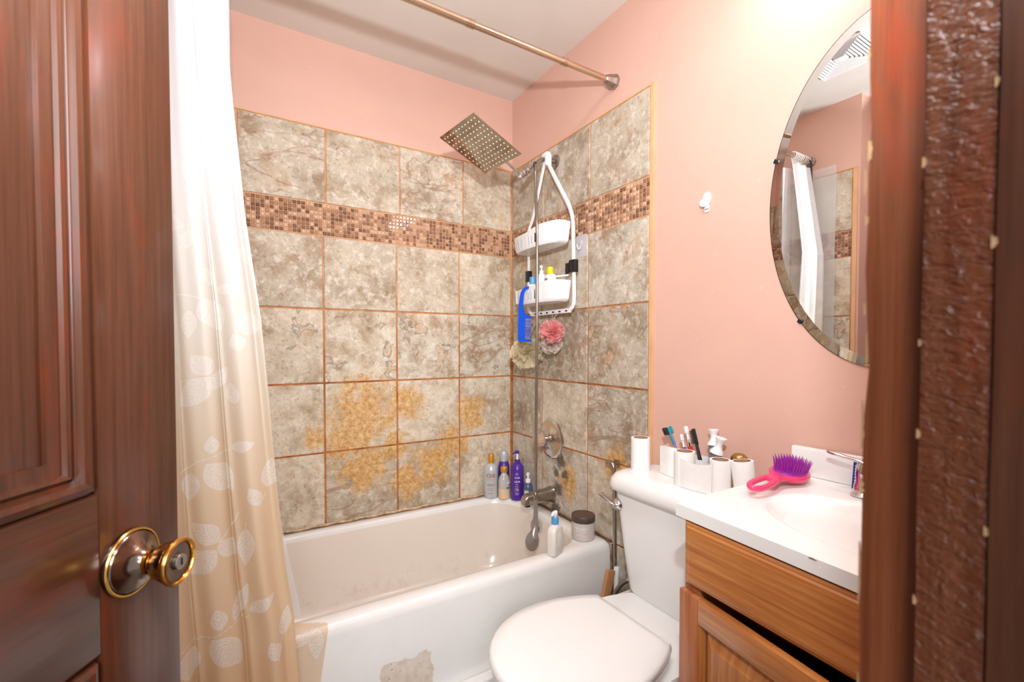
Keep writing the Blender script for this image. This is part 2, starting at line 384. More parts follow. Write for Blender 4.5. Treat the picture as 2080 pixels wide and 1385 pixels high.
def auto(o, ang=35):
    """smooth shading with hard edges kept"""
    me = o.data; bm = bmesh.new(); bm.from_mesh(me); bmesh.ops.recalc_face_normals(bm, faces=bm.faces)
    for e in bm.edges: e.smooth = not (len(e.link_faces) == 2 and e.calc_face_angle(0) > R(ang))
    for f in bm.faces: f.smooth = True
    bm.to_mesh(me); bm.free(); return o
def tag(o, label=None, cat=None, group=None, kind=None):
    for k, v in (('label', label), ('category', cat), ('group', group), ('kind', kind)):
        if v: o[k] = v
    return o
def thing(name, label, cat, loc=(0, 0, 0), rotz=0, group=None, rot=None):
    o = bpy.data.objects.new(name, None); COL.objects.link(o); o.location = loc
    o.rotation_euler = rot if rot else (0, 0, R(rotz)); o.empty_display_size = .05
    return tag(o, label, cat, group)
def part(name, vf, m, parent, label=None, ang=35):
    o = auto(mk(name, vf, m, parent), ang)
    if label: o['label'] = label
    return o
def struct(name, vf, m, label=None): return tag(mk(name, vf, m), label, None, None, 'structure')
def text_vf(s, size, bold=.018):
    c = bpy.data.curves.new('t', 'FONT'); c.body = s; c.size = size; c.offset = size * bold; c.align_x = 'CENTER'; c.align_y = 'CENTER'; c.resolution_u = 2
    o = bpy.data.objects.new('t', c); COL.objects.link(o); dg = bpy.context.evaluated_depsgraph_get(); dg.update()
    me = o.evaluated_get(dg).to_mesh(); V = [tuple(v.co) for v in me.vertices]; Fc = [tuple(p.vertices) for p in me.polygons]
    o.evaluated_get(dg).to_mesh_clear(); bpy.data.objects.remove(o); bpy.data.curves.remove(c); return V, Fc
def wrap(vf, r, z, phi, eps=.0006):
    """lay flat lettering round a bottle of radius r at height z, facing direction phi (degrees)"""
    V = [((r + eps) * math.cos(R(phi) + x / r), (r + eps) * math.sin(R(phi) + x / r), z + y) for x, y, _ in vf[0]]
    return V, vf[1]
def strip(r, z0, z1, phi, half, eps=.0006, n=10):
    V = []; Fc = []
    for i in range(n + 1):
        a = R(phi) + (-half + 2 * half * i / n) / r
        V += [((r + eps) * math.cos(a), (r + eps) * math.sin(a), z0), ((r + eps) * math.cos(a), (r + eps) * math.sin(a), z1)]
    for i in range(n): Fc.append((2 * i, 2 * i + 2, 2 * i + 3, 2 * i + 1))
    return V, Fc
def bez(pts, n=8): return [(p.x, p.y) for p in smoothpath([(a, b, 0) for a, b in pts], n)]

# ------------------------------------------------------------------ the room
CZ = 2.53
TOP, M1, M0 = 2.147, 1.822, 1.682             # tile top, mosaic band top and bottom
ROWS = [M0, 1.363, 1.037, .729, .403, .078, 0.0]
def wall_box(name, x0, x1, y0, y1, m='pink', z0=0, z1=CZ, label=None): return struct(name, box(x0, x1, y0, y1, z0, z1), m, label)
wall_back = wall_box('wall_back', -1.62, .12, .007, .12)
wall_right = wall_box('wall_right', .007, .12, -2.16, .007)
wall_left = wall_box('wall_left', -1.64, -1.527, -1.022, .007)
wall_left2 = wall_box('wall_left_recess', -1.90, -1.78, -2.16, -1.02)
mk('return_wall', box(-1.90, -1.64, -1.022, -.9, 0, CZ), 'pink', wall_left)
wall_front = wall_box('wall_front', -1.01, .007, -2.16, -2.034)
mk('wall_panel', box(-1.90, -1.74, -2.16, -2.034, 0, CZ), 'pink', wall_front)
mk('wall_panel', box(-1.74, -1.01, -2.16, -2.034, 2.07, CZ), 'pink', wall_front)
struct('floor', box(-1.9, .12, -2.9, .12, -.05, 0), 'floor')
struct('ceiling', box(-1.9, .12, -2.16, .12, CZ, CZ + .05), 'ceiling')

def plate(w, h, d, bev=.0018):
    """tile with a softened edge; local x = width, z = height, front face toward -y, back at +d"""
    V = []
    for y, i in ((d, 0), (bev, 0), (0, bev)):
        V += [(-w / 2 + i, y, -h / 2 + i), (w / 2 - i, y, -h / 2 + i), (w / 2 - i, y, h / 2 - i), (-w / 2 + i, y, h / 2 - i)]
    Fc = [(8, 9, 10, 11)]
    for k in (0, 4):
        for i in range(4): Fc.append((k + i, k + (i + 1) % 4, k + 4 + (i + 1) % 4, k + 4 + i))
    return V, Fc
tile_cache = {}
def tile_on(parent, u0, u1, z0, z1, frame, gap=.0072, name='tile', m='tile', d=.007, bev=.0018, jig=True):
    w, h = round(u1 - u0 - gap, 4), round(z1 - z0 - gap, 4)
    if w < .004 or h < .004: return
    key = (w, h, m)
    if key not in tile_cache:
        me = bpy.data.meshes.new(name); me.from_pydata(*(lambda a: (a[0], [], a[1]))(plate(w, h, d, bev))); me.update(); me.materials.append(M[m]); tile_cache[key] = me
    o = bpy.data.objects.new(name, tile_cache[key]); COL.objects.link(o); o.parent = parent
    uc, zc = (u0 + u1) / 2, (z0 + z1) / 2; out = random.uniform(0, .0012) if jig else 0
    if frame == 'back': o.location = (uc, -out, zc)
    elif frame == 'right': o.location = (-out, uc, zc); o.rotation_euler = (0, 0, R(-90))
    else: o.location = (-1.52 + out, uc, zc); o.rotation_euler = (0, 0, R(90))
    return o
def tiled(parent, frame, cols_top, cols_low, rows):
    """cols are grout positions along the wall"""
    for a, b in zip(cols_top, cols_top[1:]): tile_on(parent, a, b, M1, TOP, frame)
    for z1, z0 in zip(rows, rows[1:]):
        for a, b in zip(cols_low, cols_low[1:]): tile_on(parent, a, b, z0, z1, frame)
ggrout = lambda wall, b: tag(mk('grout', b, 'grout', wall))
ggrout(wall_back, box(-1.527, .004, .0035, .0072, .404, TOP + .003))
ggrout(wall_right, box(.0035, .0072, -.968, .0035, 0, TOP + .003))
ggrout(wall_left, box(-1.5272, -1.5235, -.992, .0035, .404, TOP + .003))
tiled(wall_back, 'back', [-1.52, -1.284, -.953, -.622, -.292, -.004], [-1.52, -1.292, -.966, -.641, -.3155, -.006], ROWS[:5])
tiled(wall_right, 'right', [-.966, -.640, -.300, -.004], [-.966, -.628, -.285, -.006], ROWS)
tiled(wall_left, 'left', [-.99, -.66, -.33, -.004], [-.99, -.66, -.33, -.004], ROWS[:5])
# edge strips where the tiling stops
mk('edge_strip', box(-.002, .0072, -.986, -.9685, 0, TOP + .003, .0012), 'trim_tan', wall_right)
mk('edge_strip', box(-1.527, -1.519, -1.012, -.992, 0, TOP + .003, .0012), 'trim_tan', wall_left)
for p_, b_ in ((wall_back, box(-1.52, .0, .0005, .0072, TOP + .0005, TOP + .006)), (wall_right, box(.0005, .0072, -.986, .0, TOP + .0005, TOP + .006)), (wall_left, box(-1.527, -1.5205, -1.0, 0, TOP + .0005, TOP + .006))):
    mk('grout_bead', b_, 'trim_tan', p_)
# mosaic band: 8 rows of little squares
MP = (M1 - M0 - .004) / 8
def mosaic(parent, frame, u_list, singles):
    """single pieces for the columns seen largest, the rest joined as one"""
    VV, FF, TT = [], [], []
    for i, u in enumerate(u_list):
        for r in range(8):
            z0 = M0 + .002 + r * MP
            if i < singles: tile_on(parent, u, u + MP, z0, z0 + MP, frame, .0026, 'mosaic_tile', 'mosaic', .006, .0022, True)
            else:
                v, f = plate(MP - .0026, MP - .0026, .006, .0022)
                if frame == 'back': mt = T(u + MP / 2, 0, z0 + MP / 2)
                elif frame == 'right': mt = T(0, u + MP / 2, z0 + MP / 2) @ RZ(-90)
                else: mt = T(-1.52, u + MP / 2, z0 + MP / 2) @ RZ(90)
                v, f = xf((v, f), mt); n = len(VV); VV += v; FF += [tuple(q + n for q in g) for g in f]; TT += [random.random()] * len(v)
    if VV:
        o = mk('mosaic_tiles', (VV, FF), 'mosaic', parent); o['kind'] = 'stuff'
        a = o.data.attributes.new('tint', 'FLOAT', 'POINT'); a.data.foreach_set('value', TT)
n = 82
us = [-1.29 + i * MP for i in range(200) if -1.29 + i * MP < -.008 - MP * .5]
mosaic(wall_back, 'back', us + [-1.29 - (i + 1) * MP for i in range(13)], 37)
us = [-.966 + i * MP for i in range(200) if -.966 + i * MP < -.004 - MP * .5]
mosaic(wall_right, 'right', us, 37)
us = [-.99 + i * MP for i in range(200) if -.99 + i * MP < -.004 - MP * .5]
mosaic(wall_left, 'left', us, 8)
for p_, b_ in ((wall_back, box(-1.52, .0, .0025, .0070, M0, M1)), (wall_right, box(.0025, .0070, -.968, .0, M0, M1)), (wall_left, box(-1.527, -1.5225, -.992, 0, M0, M1))):
    mk('mosaic_grout', b_, 'grout_light', p_)

# ------------------------------------------------------------------ bathtub
def tub():
    L0, W0, H = -1.518, -.79, .41
    t = thing('bathtub', 'white enamelled bathtub with rust-chipped apron along the tiled wall', 'bathtub', (0, 0, 0))
    X0, X1 = L0, -.006; cx, cy = (X0 + X1) / 2, (W0 - .006) / 2
    hx, hy = (X1 - X0) / 2, (-.006 - W0) / 2
    rings = [rrect(cx, cy, hx, hy, .012, .0), rrect(cx, cy, hx, hy, .012, .10), rrect(cx, cy, hx, hy - .004, .012, .375), rrect(cx, cy, hx - .001, hy - .007, .014, .393),
             rrect(cx, cy, hx - .006, hy - .014, .018, .404), rrect(cx, cy, hx - .014, hy - .024, .02, H), ]
    # basin: rim inner edge then walls sloping to the floor of the tub
    bx0, bx1, by0, by1 = -1.42, -.072, -.722, -.062
    def ring(i0, r, z, e=0):
        a0, a1, b0, b1 = bx0 + i0 * 1.7, bx1 - i0 * .8, by0 + i0 * .75, by1 - i0 * .75
        return rrect((a0 + a1) / 2, (b0 + b1) / 2, (a1 - a0) / 2, (b1 - b0) / 2, r, z)
    rings += [ring(-.012, .16, H), ring(-.004, .16, H - .002), ring(.004, .16, H - .010), ring(.010, .155, H - .025), ring(.03, .15, .30), ring(.055, .14, .16), ring(.075, .13, .105), ring(.11, .12, .075), ring(.15, .10, .065)]
    V, Fc = loft(rings, False); s = len(rings[0]); Fc.append(tuple((len(rings) - 1) * s + i for i in range(s))); 
    part('tub_shell', (V, Fc), 'enamel', t, ang=60)
    ov = part('overflow_plate', xf(lathe([(0, .006), (.018, .006), (.030, .004), (.034, 0), (.034, -.004)], 28), T(-.100, -.372, .350) @ RY(-84)), 'nickel', t)
    part('screw', xf(lathe([(0, .010), (.004, .009), (.005, .006)], 12), T(-.100, -.372, .350) @ RY(-84)), 'chrome', ov)
    # ragged sealant bead between tub and tiles
    P = [(x, -.010 + .0015 * math.sin(x * 37), .4125 + .002 * math.sin(x * 61 + 1)) for x in np.linspace(-1.5, -.02, 160)]
    part('sealant_bead', tube(P, [.006 + .004 * noise.noise(Vector((p[0] * 25, 3, 0))) for p in P], 8), 'caulk', t, 'ragged orange-stained sealant')
    P = [(-.009, y, .412 + .0015 * math.sin(y * 51)) for y in np.linspace(-.03, -.785, 90)]
    part('sealant_bead', tube(P, [.0045 + .003 * noise.noise(Vector((p[1] * 25, 7, 0))) for p in P], 8), 'rust', t, 'brown mouldy sealant')
    P = [(-.006, -.792, z) for z in np.linspace(.0, .40, 40)]
    part('sealant_bead', tube(P, [.004 + .003 * noise.noise(Vector((p[2] * 30, 9, 0))) for p in P], 8), 'rust', t, 'brown mouldy sealant')
tub()
tag(mk('trim_1', box(-1.52, -.006, -.83, -.7905, 0, .098, .006), 'enamel'), None, None, None, 'structure')

# ------------------------------------------------------------------ door leaf, frame
def door():
    W, TH, HH = .66, .035, 2.03
    d = bpy.data.objects.new('door_1', None); COL.objects.link(d); d['kind'] = 'structure'
    fh = Vector((math.sin(R(31.3)), math.cos(R(31.3)), 0)); d.location = (-1.7005, -2.0557, .008)
    d.rotation_euler = (0, 0, R(90 - 31.3))       # local x along the leaf, local -y faces the opening
    U0, U1 = .10, .56; B = [(.255, .903), (1.054, 1.93)]      # panels: bottom, top
    for a, b in ((0, U0), (U1, W)): part('stile', box(a, b, 0, TH, 0, HH, .0015), 'wood_v', d)
    for a, b in ((0, B[0][0]), (B[0][1], B[1][0]), (B[1][1], HH)): part('rail', box(U0, U1, 0.0003, TH, a, b, .0008), 'wood_h', d)
    prof = [(0, 0), (.0015, .005), (.004, .0055), (.005, -.001), (.010, -.0035), (.0145, -.002), (.0165, .004), (.018, .0065), (.021, .0035), (.024, .0045), (.0255, .008), (.037, .0085), (.0375, .0125)]
    for z0, z1 in B:
        rings = [[(U0 + i, h, z0 + i), (U1 - i, h, z0 + i), (U1 - i, h, z1 - i), (U0 + i, h, z1 - i)] for i, h in prof]
        V, Fc = loft(rings, False); o = mk('moulding', (V, Fc), 'wood_v', d); o = recalc(o)
        part('panel', box(U0 + .030, U1 - .030, .0125, .026, z0 + .030, z1 - .030), 'wood_v', d)
    # knob: rose, neck, tulip grip, lock face
    k = bpy.data.objects.new('door_knob', None); COL.objects.link(k); k.parent = d; k.location = (.592, 0, .976); k.rotation_euler = (R(90), 0, 0); k.scale = (1, 1, .93); k['label'] = 'worn brass and bronze tulip door knob with keyhole'
    part('rose', lathe([(.0325, 0), (.033, .003), (.0325, .005), (.0315, .0052), (.0310, .004), (.029, .0075), (.020, .0115), (.0135, .017), (.011, .0225)], 48), 'bronze', k)
    part('rose_rim', lathe([(.0318, .0042), (.0330, .0052), (.0322, .0066), (.0306, .0066)], 48, False), 'gold_rim', k)
    part('neck', lathe([(.0112, .0215), (.0125, .023), (.0125, .0265), (.0098, .027), (.0098, .0295)], 36), 'gold_rim', k)
    part('grip', lathe([(.0098, .0290), (.0135, .0305), (.0165, .034), (.0188, .040), (.0205, .046), (.0215, .050), (.0215, .051)], 48), 'brass', k)
    part('grip_rim', lathe([(.0213, .049), (.0230, .0515), (.0232, .054), (.0222, .0562), (.0200, .0570), (.0188, .0555), (.0185, .053)], 48, False), 'gold_rim', k)
    part('knob_face', lathe([(.0188, .0535), (.0150, .0515), (.0100, .0525), (.0095, .054)], 40), 'bronze', k)
    part('lock_cylinder', lathe([(.0078, .052), (.0078, .0565), (.0072, .0572)], 30), 'nickel', k)
    part('keyhole', box(-.0011, .0011, -.0035, .0035, .0570, .0576), 'dark', k)
    part('latch_plate', box(.6585, .6612, .006, .029, .945, 1.005, .0004), 'bronze', d)
    for z in (.25, 1.05, 1.8): part('hinge', xf(lathe([(.005, -.04), (.005, .04)], 14), T(-.004, -.003, z)), 'bronze', d)
door()
def frame():
    f = bpy.data.objects.new('trim_2', None); COL.objects.link(f); f['kind'] = 'structure'
    # right jamb: smooth rabbet strip, crinkled stop, darker inner face; slightly wavy hand-brushed edges
    def board(name, x0, x1, ya, yb, m, amp=.0, seed=0, z1=2.06):
        n = 90; rings = []
        for i in range(n + 1):
            z = z1 * i / n; e = amp * noise.noise(Vector((seed, z * 18, 0))) + amp * .6 * noise.noise(Vector((seed, z * 60, 4)))
            rings.append([(x0, ya + e, z), (x1, ya + e, z), (x1, yb, z), (x0, yb, z)])
        o = part(name, loft(rings), m, f, ang=30); return o
    board('jamb', -1.040, -1.008, -2.0375, -2.0620, 'wood_jamb', .0016, 1)
    board('door_stop', -1.0460, -1.0401, -2.0600, -2.0815, 'wood_crinkle', .0005, 5)
    board('jamb', -1.0470, -1.008, -2.0822, -2.165, 'wood_dark', .0003, 9)
    part('jamb', box(-1.045, -1.008, -2.081, -2.0625, 0, 2.06), 'wood_dark', f)
    # left jamb and head
    part('jamb', box(-1.74, -1.712, -2.16, -2.034, 0, 2.06, .001), 'wood_jamb', f)
    part('head_jamb', box(-1.74, -1.008, -2.16, -2.034, 2.062, 2.085, .001), 'wood_jamb', f)
    # bare wood shows where the stain has chipped from the edges
    VV = ([], [])
    def chip(x, y, z, h, wd):
        n = 14; L, Rr = [], []
        for i in range(n + 1):
            f = i / n; e = wd * (math.sin(PI * f) ** .5) * (.45 + .9 * abs(noise.noise(Vector((z * 90, f * 6, 1)))))
            L.append((x + .0002, y + .0003, z + h * f)); Rr.append((x - .00035, y - e, z + h * f))
        return L + Rr + [(x + .0004, y + .0009, z + h * i / n) for i in range(n + 1)], [(i, i + 1, n + 2 + i, n + 1 + i) for i in range(n)] + [(i, 2 * n + 2 + i, 2 * n + 3 + i, i + 1) for i in range(n)]
    def edge_y(z): return -2.0375 + .0016 * noise.noise(Vector((1, z * 18, 0))) + .0016 * .6 * noise.noise(Vector((1, z * 60, 4)))
    for z, h, wd in ((1.288, .010, .0022), (1.272, .013, .0009), (1.258, .005, .0014), (1.215, .006, .0007), (1.190, .016, .0006), (1.150, .024, .0009), (1.128, .008, .0015), (1.075, .03, .0007), (1.02, .02, .0006), (1.335, .006, .0008)):
        VV = join(VV, chip(-1.0401, edge_y(z + h / 2) + .0004, z, h, wd))
    for z, h, wd in ((1.2765, .0045, .0013), (1.200, .003, .0010), (1.160, .004, .0011), (1.087, .004, .0012)): VV = join(VV, chip(-1.0461, -2.0599, z, h, wd))
    for z, h, wd in ((1.238, .005, .0016), (1.30, .004, .0010), (1.34, .005, .0010), (1.125, .004, .001)): VV = join(VV, chip(-1.0471, -2.0816, z, h, wd))
    o = mk('paint_chips', VV, 'bare_wood', f); o['kind'] = 'stuff'
frame()
# painted casing on the room side of the doorway
tag(mk('trim_3', join(box(-.985, -.92, -2.0335, -2.022, 0, 2.14), box(-1.778, -1.742, -2.0335, -2.02, 0, 2.14)), 'wood_dark'), None, None, None, 'structure')

# ------------------------------------------------------------------ curtain, rod, rings
XR = [(2.24, -1.325), (2.016, -1.311), (1.762, -1.295), (1.50, -1.273), (1.265, -1.244), (1.08, -1.230), (.88, -1.216), (.636, -1.196), (.50, -1.178), (.30, -1.168), (.10, -1.155)]
def xr(z):
    for (a, xa), (b, xb) in zip(XR, XR[1:]):
        if z >= b: return xa + (xb - xa) * (a - min(z, a)) / (a - b)
    return XR[-1][1]
# the print: leaves (x, z, length, width, angle of the tip from straight down, counterclockwise) and stems
LEAVES = [(-1.362, 1.308, -1.326, 1.236, 0.029), (-1.387, 1.28, -1.39, 1.217, 0.017), (-1.276, 1.227, -1.265, 1.285, 0.029), (-1.287, 1.192, -1.304, 1.229, 0.02), (-1.347, 1.137, -1.386, 1.179, 0.025), (-1.346, 1.099, -1.317, 1.151, 0.016), (-1.352, 1.125, -1.408, 1.06, 0.029), (-1.301, 1.062, -1.312, 1.115, 0.014), (-1.348, 0.951, -1.349, 0.993, 0.016), (-1.31, 0.956, -1.261, 0.967, 0.015), (-1.359, 0.929, -1.307, 0.853, 0.029), (-1.388, 0.908, -1.395, 0.842, 0.02), (-1.233, 0.848, -1.224, 0.921, 0.021), (-1.253, 0.815, -1.275, 0.861, 0.017), (-1.336, 0.745, -1.39, 0.791, 0.026), (-1.335, 0.744, -1.303, 0.692, 0.018), (-1.343, 0.725, -1.403, 0.668, 0.029), (-1.282, 0.759, -1.285, 0.665, 0.019), (-1.308, 0.539, -1.28, 0.623, 0.015), (-1.277, 0.551, -1.223, 0.587, 0.017), (-1.335, 0.535, -1.345, 0.586, 0.019), (-1.353, 0.515, -1.294, 0.432, 0.032), (-1.204, 0.465, -1.192, 0.535, 0.016), (-1.216, 0.421, -1.234, 0.473, 0.017), (-1.399, 0.498, -1.398, 0.428, 0.023), (-1.384, 1.937, -1.383, 1.888, 0.013), (-1.38, 1.796, -1.385, 1.745, 0.013), (-1.384, 1.623, -1.388, 1.573, 0.013), (-1.306, 1.617, -1.302, 1.579, 0.019), (-1.33, 1.572, -1.332, 1.537, 0.013), (-1.385, 1.462, -1.39, 1.419, 0.016), (-1.353, 1.381, -1.349, 1.341, 0.014), (-1.335, 1.331, -1.297, 1.333, 0.013), (-1.345, 1.66, -1.352, 1.608, 0.014), (-1.327, 1.947, -1.327, 1.902, 0.017), (-1.282, 1.44, -1.264, 1.395, 0.014), (-1.314, 1.77, -1.308, 1.737, 0.017)]
STEMS = [[(-1.411, 0.907), (-1.378, 0.935), (-1.35, 0.943), (-1.31, 0.953)], [(-1.336, 0.745), (-1.312, 0.766), (-1.297, 0.799)], [(-1.416, 0.502), (-1.384, 0.514), (-1.353, 0.521), (-1.305, 0.535), (-1.277, 0.539)], [(-1.253, 0.812), (-1.239, 0.837)], [(-1.347, 1.128), (-1.376, 1.126), (-1.407, 1.119)], [(-1.362, 1.308), (-1.392, 1.316), (-1.41, 1.317)], [(-1.216, 0.416), (-1.207, 0.466)], [(-1.343, 0.725), (-1.331, 0.748), (-1.312, 0.766)], [(-1.284, 0.76), (-1.282, 0.775)], [(-1.385, 1.462), (-1.384, 1.573), (-1.384, 1.623)], [(-1.384, 1.623), (-1.382, 1.718), (-1.38, 1.796)]]
rl = random.Random(3)
for k in range(26):      # the print goes on over the rest of the cloth
    x, z, a, L = rl.uniform(-1.51, -1.47), .2 + k * .076, rl.uniform(-2.6, 2.6), rl.uniform(.04, .085)
    LEAVES.append((x, z, x + L * math.sin(a), z + L * math.cos(a), L * .33))
def leaf_fields(X, Z, leaves, stems):
    sd = np.full(X.shape, -1.0); ls = np.zeros(X.shape); lt = np.full(X.shape, 1.0)
    for (bx, bz, tx, tz, wd) in leaves:
        dx, dz = tx - bx, tz - bz; L = math.hypot(dx, dz); ux, uz = dx / L, dz / L
        s = ((X - bx) * ux + (Z - bz) * uz) / L; t = (X - bx) * -uz + (Z - bz) * ux
        sc = np.clip(s, 0, 1); wv = .92 * wd * np.clip(np.sin(PI * sc ** .80), 0, 1) ** .95
        d = np.where((s > 0) & (s < 1), wv - np.abs(t), -np.minimum(np.abs(s), np.abs(s - 1)) * L - np.abs(t) * .3)
        m = d > sd; sd = np.where(m, d, sd); ls = np.where(m & (d > -.004), s * L - np.abs(t) * .9, ls); lt = np.where(m, np.abs(t), lt)
    st = np.full(X.shape, 1.0)
    for pl in stems:
        for (ax, az), (bx, bz) in zip(pl, pl[1:]):
            dx, dz = bx - ax, bz - az; h = np.clip(((X - ax) * dx + (Z - az) * dz) / (dx * dx + dz * dz), 0, 1)
            st = np.minimum(st, np.hypot(X - ax - h * dx, Z - az - h * dz))
    return sd, ls, lt, st
def mat_curtain(name, transp):
    t = NT(name); at = lambda n: t.node('ShaderNodeAttribute', attribute_name=n).outputs['Fac']
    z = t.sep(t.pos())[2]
    cloth = t.ramp(t.math('MULTIPLY', z, .5), [(.16, srgb(240, 206, 166)), (.42, srgb(240, 216, 186)), (.62, srgb(240, 232, 220)), (.82, srgb(244, 244, 246))])  # whiter toward the top: flash glare painted into the ivory cloth colour
    sd, ls, lt, st = at('leaf'), at('vein'), at('rib'), at('stem')
    inside = t.ramp(t.math('ADD', t.math('MULTIPLY', sd, 500.), .5), [(.2, 0.), (.8, 1.)])
    side = t.math('ABSOLUTE', t.math('SINE', t.math('MULTIPLY', t.math('ADD', ls, t.math('MULTIPLY', t.noise(t.pos(), 55, 3, .6), .022)), 310.)))
    sk = t.math('MULTIPLY', t.ramp(side, [(.0, .25), (.45, 1.)]), t.ramp(t.math('MULTIPLY', lt, 400.), [(.15, .35), (.45, 1.)]))
    fib = t.ramp(t.noise(t.pos(), 380, 3, .7), [(.38, .45), (.58, 1.)])
    edge = t.ramp(t.math('MULTIPLY', sd, 300.), [(.2, 1.), (.8, 0.)])
    a = t.math('MULTIPLY', inside, t.math('MAXIMUM', edge, t.math('MULTIPLY', sk, fib)))
    stem = t.ramp(t.math('MULTIPLY', st, 400.), [(.35, .9), (.75, 0.)])
    a = t.math('MAXIMUM', t.math('MULTIPLY', a, .9), stem)
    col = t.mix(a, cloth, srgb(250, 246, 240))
    t.set(Base_Color=col, Roughness=.35)
    tr = t.node('ShaderNodeBsdfTranslucent'); t.link(col, tr.inputs[0]); m1 = t.node('ShaderNodeMixShader'); m1.inputs[0].default_value = .34
    t.link(t.b.outputs[0], m1.inputs[1]); t.link(tr.outputs[0], m1.inputs[2])
    tp = t.node('ShaderNodeBsdfTransparent'); m2 = t.node('ShaderNodeMixShader')
    t.link(t.math('MULTIPLY', t.math('SUBTRACT', 1., t.math('MULTIPLY', a, .8)), transp), m2.inputs[0])
    t.link(m1.outputs[0], m2.inputs[1]); t.link(tp.outputs[0], m2.inputs[2]); t.link(m2.outputs[0], t.out.inputs[0])
    return t.m
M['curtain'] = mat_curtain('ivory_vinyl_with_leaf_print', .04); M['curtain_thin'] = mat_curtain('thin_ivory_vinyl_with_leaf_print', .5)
def cloth_obj(name, P, nu, nv, fields, m, parent):
    V = P.reshape(-1, 3); idx = np.arange(nu * nv).reshape(nv, nu)
    Fc = np.stack([idx[:-1, :-1], idx[:-1, 1:], idx[1:, 1:], idx[1:, :-1]], -1).reshape(-1, 4)
    me = bpy.data.meshes.new(name); me.from_pydata(V.tolist(), [], Fc.tolist()); me.update()
    for nme, f in zip(('leaf', 'vein', 'rib', 'stem'), fields):
        a = me.attributes.new(nme, 'FLOAT', 'POINT'); a.data.foreach_set('value', np.ascontiguousarray(f.reshape(-1), dtype=np.float32))
    return link_mesh(name, me, m, parent, True)
def curtain():
    t = thing('shower_curtain', 'long ivory shower curtain with white skeleton-leaf print, gathered at the left end of the rod', 'curtain')
    nu, nv = 150, 700; z = np.linspace(2.20, .106, nv)[:, None] * np.ones((1, nu)); u = np.ones((nv, 1)) * np.linspace(0, 1, nu)[None]
    r = np.vectorize(xr)(z[:, 0])[:, None]; x = -1.500 + (r + 1.500) * u
    ym = -.79 - .075 * np.clip((2.2 - z) / .5, 0, 1)
    ph = 2 * PI * (u * 3.3 + .12 * np.sin(z * 1.3)); y = ym + (.015 + .004 * np.sin(z * 2.1)) * (np.sin(ph) + .25 * np.sin(2 * ph + .6)) + .004 * np.sin(ph * 2.7 + z * 3) 
    x = x + .010 * np.cos(ph) * np.clip((1 - u) * 6, 0, 1) * np.clip(u * 6, 0, 1)
    z = z + .004 * np.sin(ph) * (z < .2)
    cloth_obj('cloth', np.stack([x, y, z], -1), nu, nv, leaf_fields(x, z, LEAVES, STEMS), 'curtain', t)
    # loose corner lying over the tub rim and hanging down the apron
    nu, nv = 40, 110; S = np.linspace(0, 1, nv); P = np.zeros((nv, nu, 3)); X = np.zeros((nv, nu)); Z = np.zeros((nv, nu))
    for j, s in enumerate(S):
        for i in range(nu):
            u_ = i / (nu - 1); y0 = -.690 + (-.775 + .690) * u_; l1 = (y0 + .782)           # length lying on the rim
            tot = l1 + .33; d = s * tot
            xe = -1.085 - .16 * max(0, d - l1) if d > l1 else -1.085
            x_ = -1.215 + (xe + 1.215) * u_
            if d < l1: y_, z_ = y0 - d, .4135 + .002 * math.sin(u_ * 9 + s * 4)
            else:
                q = d - l1; a = min(q / .02, 1.) * PI / 2
                y_, z_ = -.782 - .0145 * math.sin(a) - .02 * max(q - .02, 0) - .004 * math.sin(u_ * 7) * min(1, q * 8), .4135 - .014 * (1 - math.cos(a)) - max(q - .02, 0)
                if z_ < .108: z_ = .108 + (z_ - .108) * .02
            P[j, i] = (x_, y_, z_); X[j, i] = x_; Z[j, i] = .4135 - (d - l1)
    LV = [(-1.125, .418, -1.176, .375, .022), (-1.118, .415, -1.118, .325, .021), (-1.13, .255, -1.16, .21, .024), (-1.19, .30, -1.17, .24, .02)]
    ST = [[(-1.20, .43), (-1.14, .423), (-1.10, .425)], [(-1.125, .418), (-1.12, .425)]]
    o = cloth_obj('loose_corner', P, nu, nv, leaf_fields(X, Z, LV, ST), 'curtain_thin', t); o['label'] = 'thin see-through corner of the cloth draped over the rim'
curtain()
def liner():
    nv = 80; rows = []
    for z in np.linspace(2.19, .16, nv):
        sx = -1.23 if z > .9 else (-1.23 + (-1.150 + 1.23) * min(1, (.9 - z) / .45))
        if z > .9: sx = xr(z) - .03
        pts = smoothpath([(sx, -.745, 0), (-1.30, -.742, 0), (-1.36, -.752, 0), (-1.40, -.744, 0), (-1.45, -.752, 0), (-1.49, -.765, 0), (-1.505, -.82, 0), (-1.510, -.915, 0)], 5)
        if z < .43:   # inside the tub below the rim
            pts = [Vector((max(p.x, -1.505), p.y if p.x > -1.42 else p.y, 0)) for p in pts]
        rows.append([(p.x, p.y, z) for p in pts])
    P = np.array(rows); keep = P.shape[1]
    t = NT('clear_liner_vinyl'); c = srgb(236, 240, 242); n = t.noise(t.pos(), 9, 3)
    t.set(Base_Color=t.ramp(n, [(.3, srgb(228, 230, 230)), (.7, c)]), Roughness=.2)
    tp = t.node('ShaderNodeBsdfTransparent'); m2 = t.node('ShaderNodeMixShader'); m2.inputs[0].default_value = .62
    t.link(t.b.outputs[0], m2.inputs[1]); t.link(tp.outputs[0], m2.inputs[2]); t.link(m2.outputs[0], t.out.inputs[0]); M['liner'] = t.m
    nu = keep; idx = np.arange(nu * nv).reshape(nv, nu); Fc = np.stack([idx[:-1, :-1], idx[:-1, 1:], idx[1:, 1:], idx[1:, :-1]], -1)
    Fc = Fc[: int(nv * .86)].reshape(-1, 4)      # ends above the rim
    o = mk('clear_shower_liner', (P.reshape(-1, 3).tolist(), Fc.tolist()), 'liner', None, True)
    tag(o, 'clear plastic liner hanging behind the leaf-print curtain', 'shower liner')
liner()
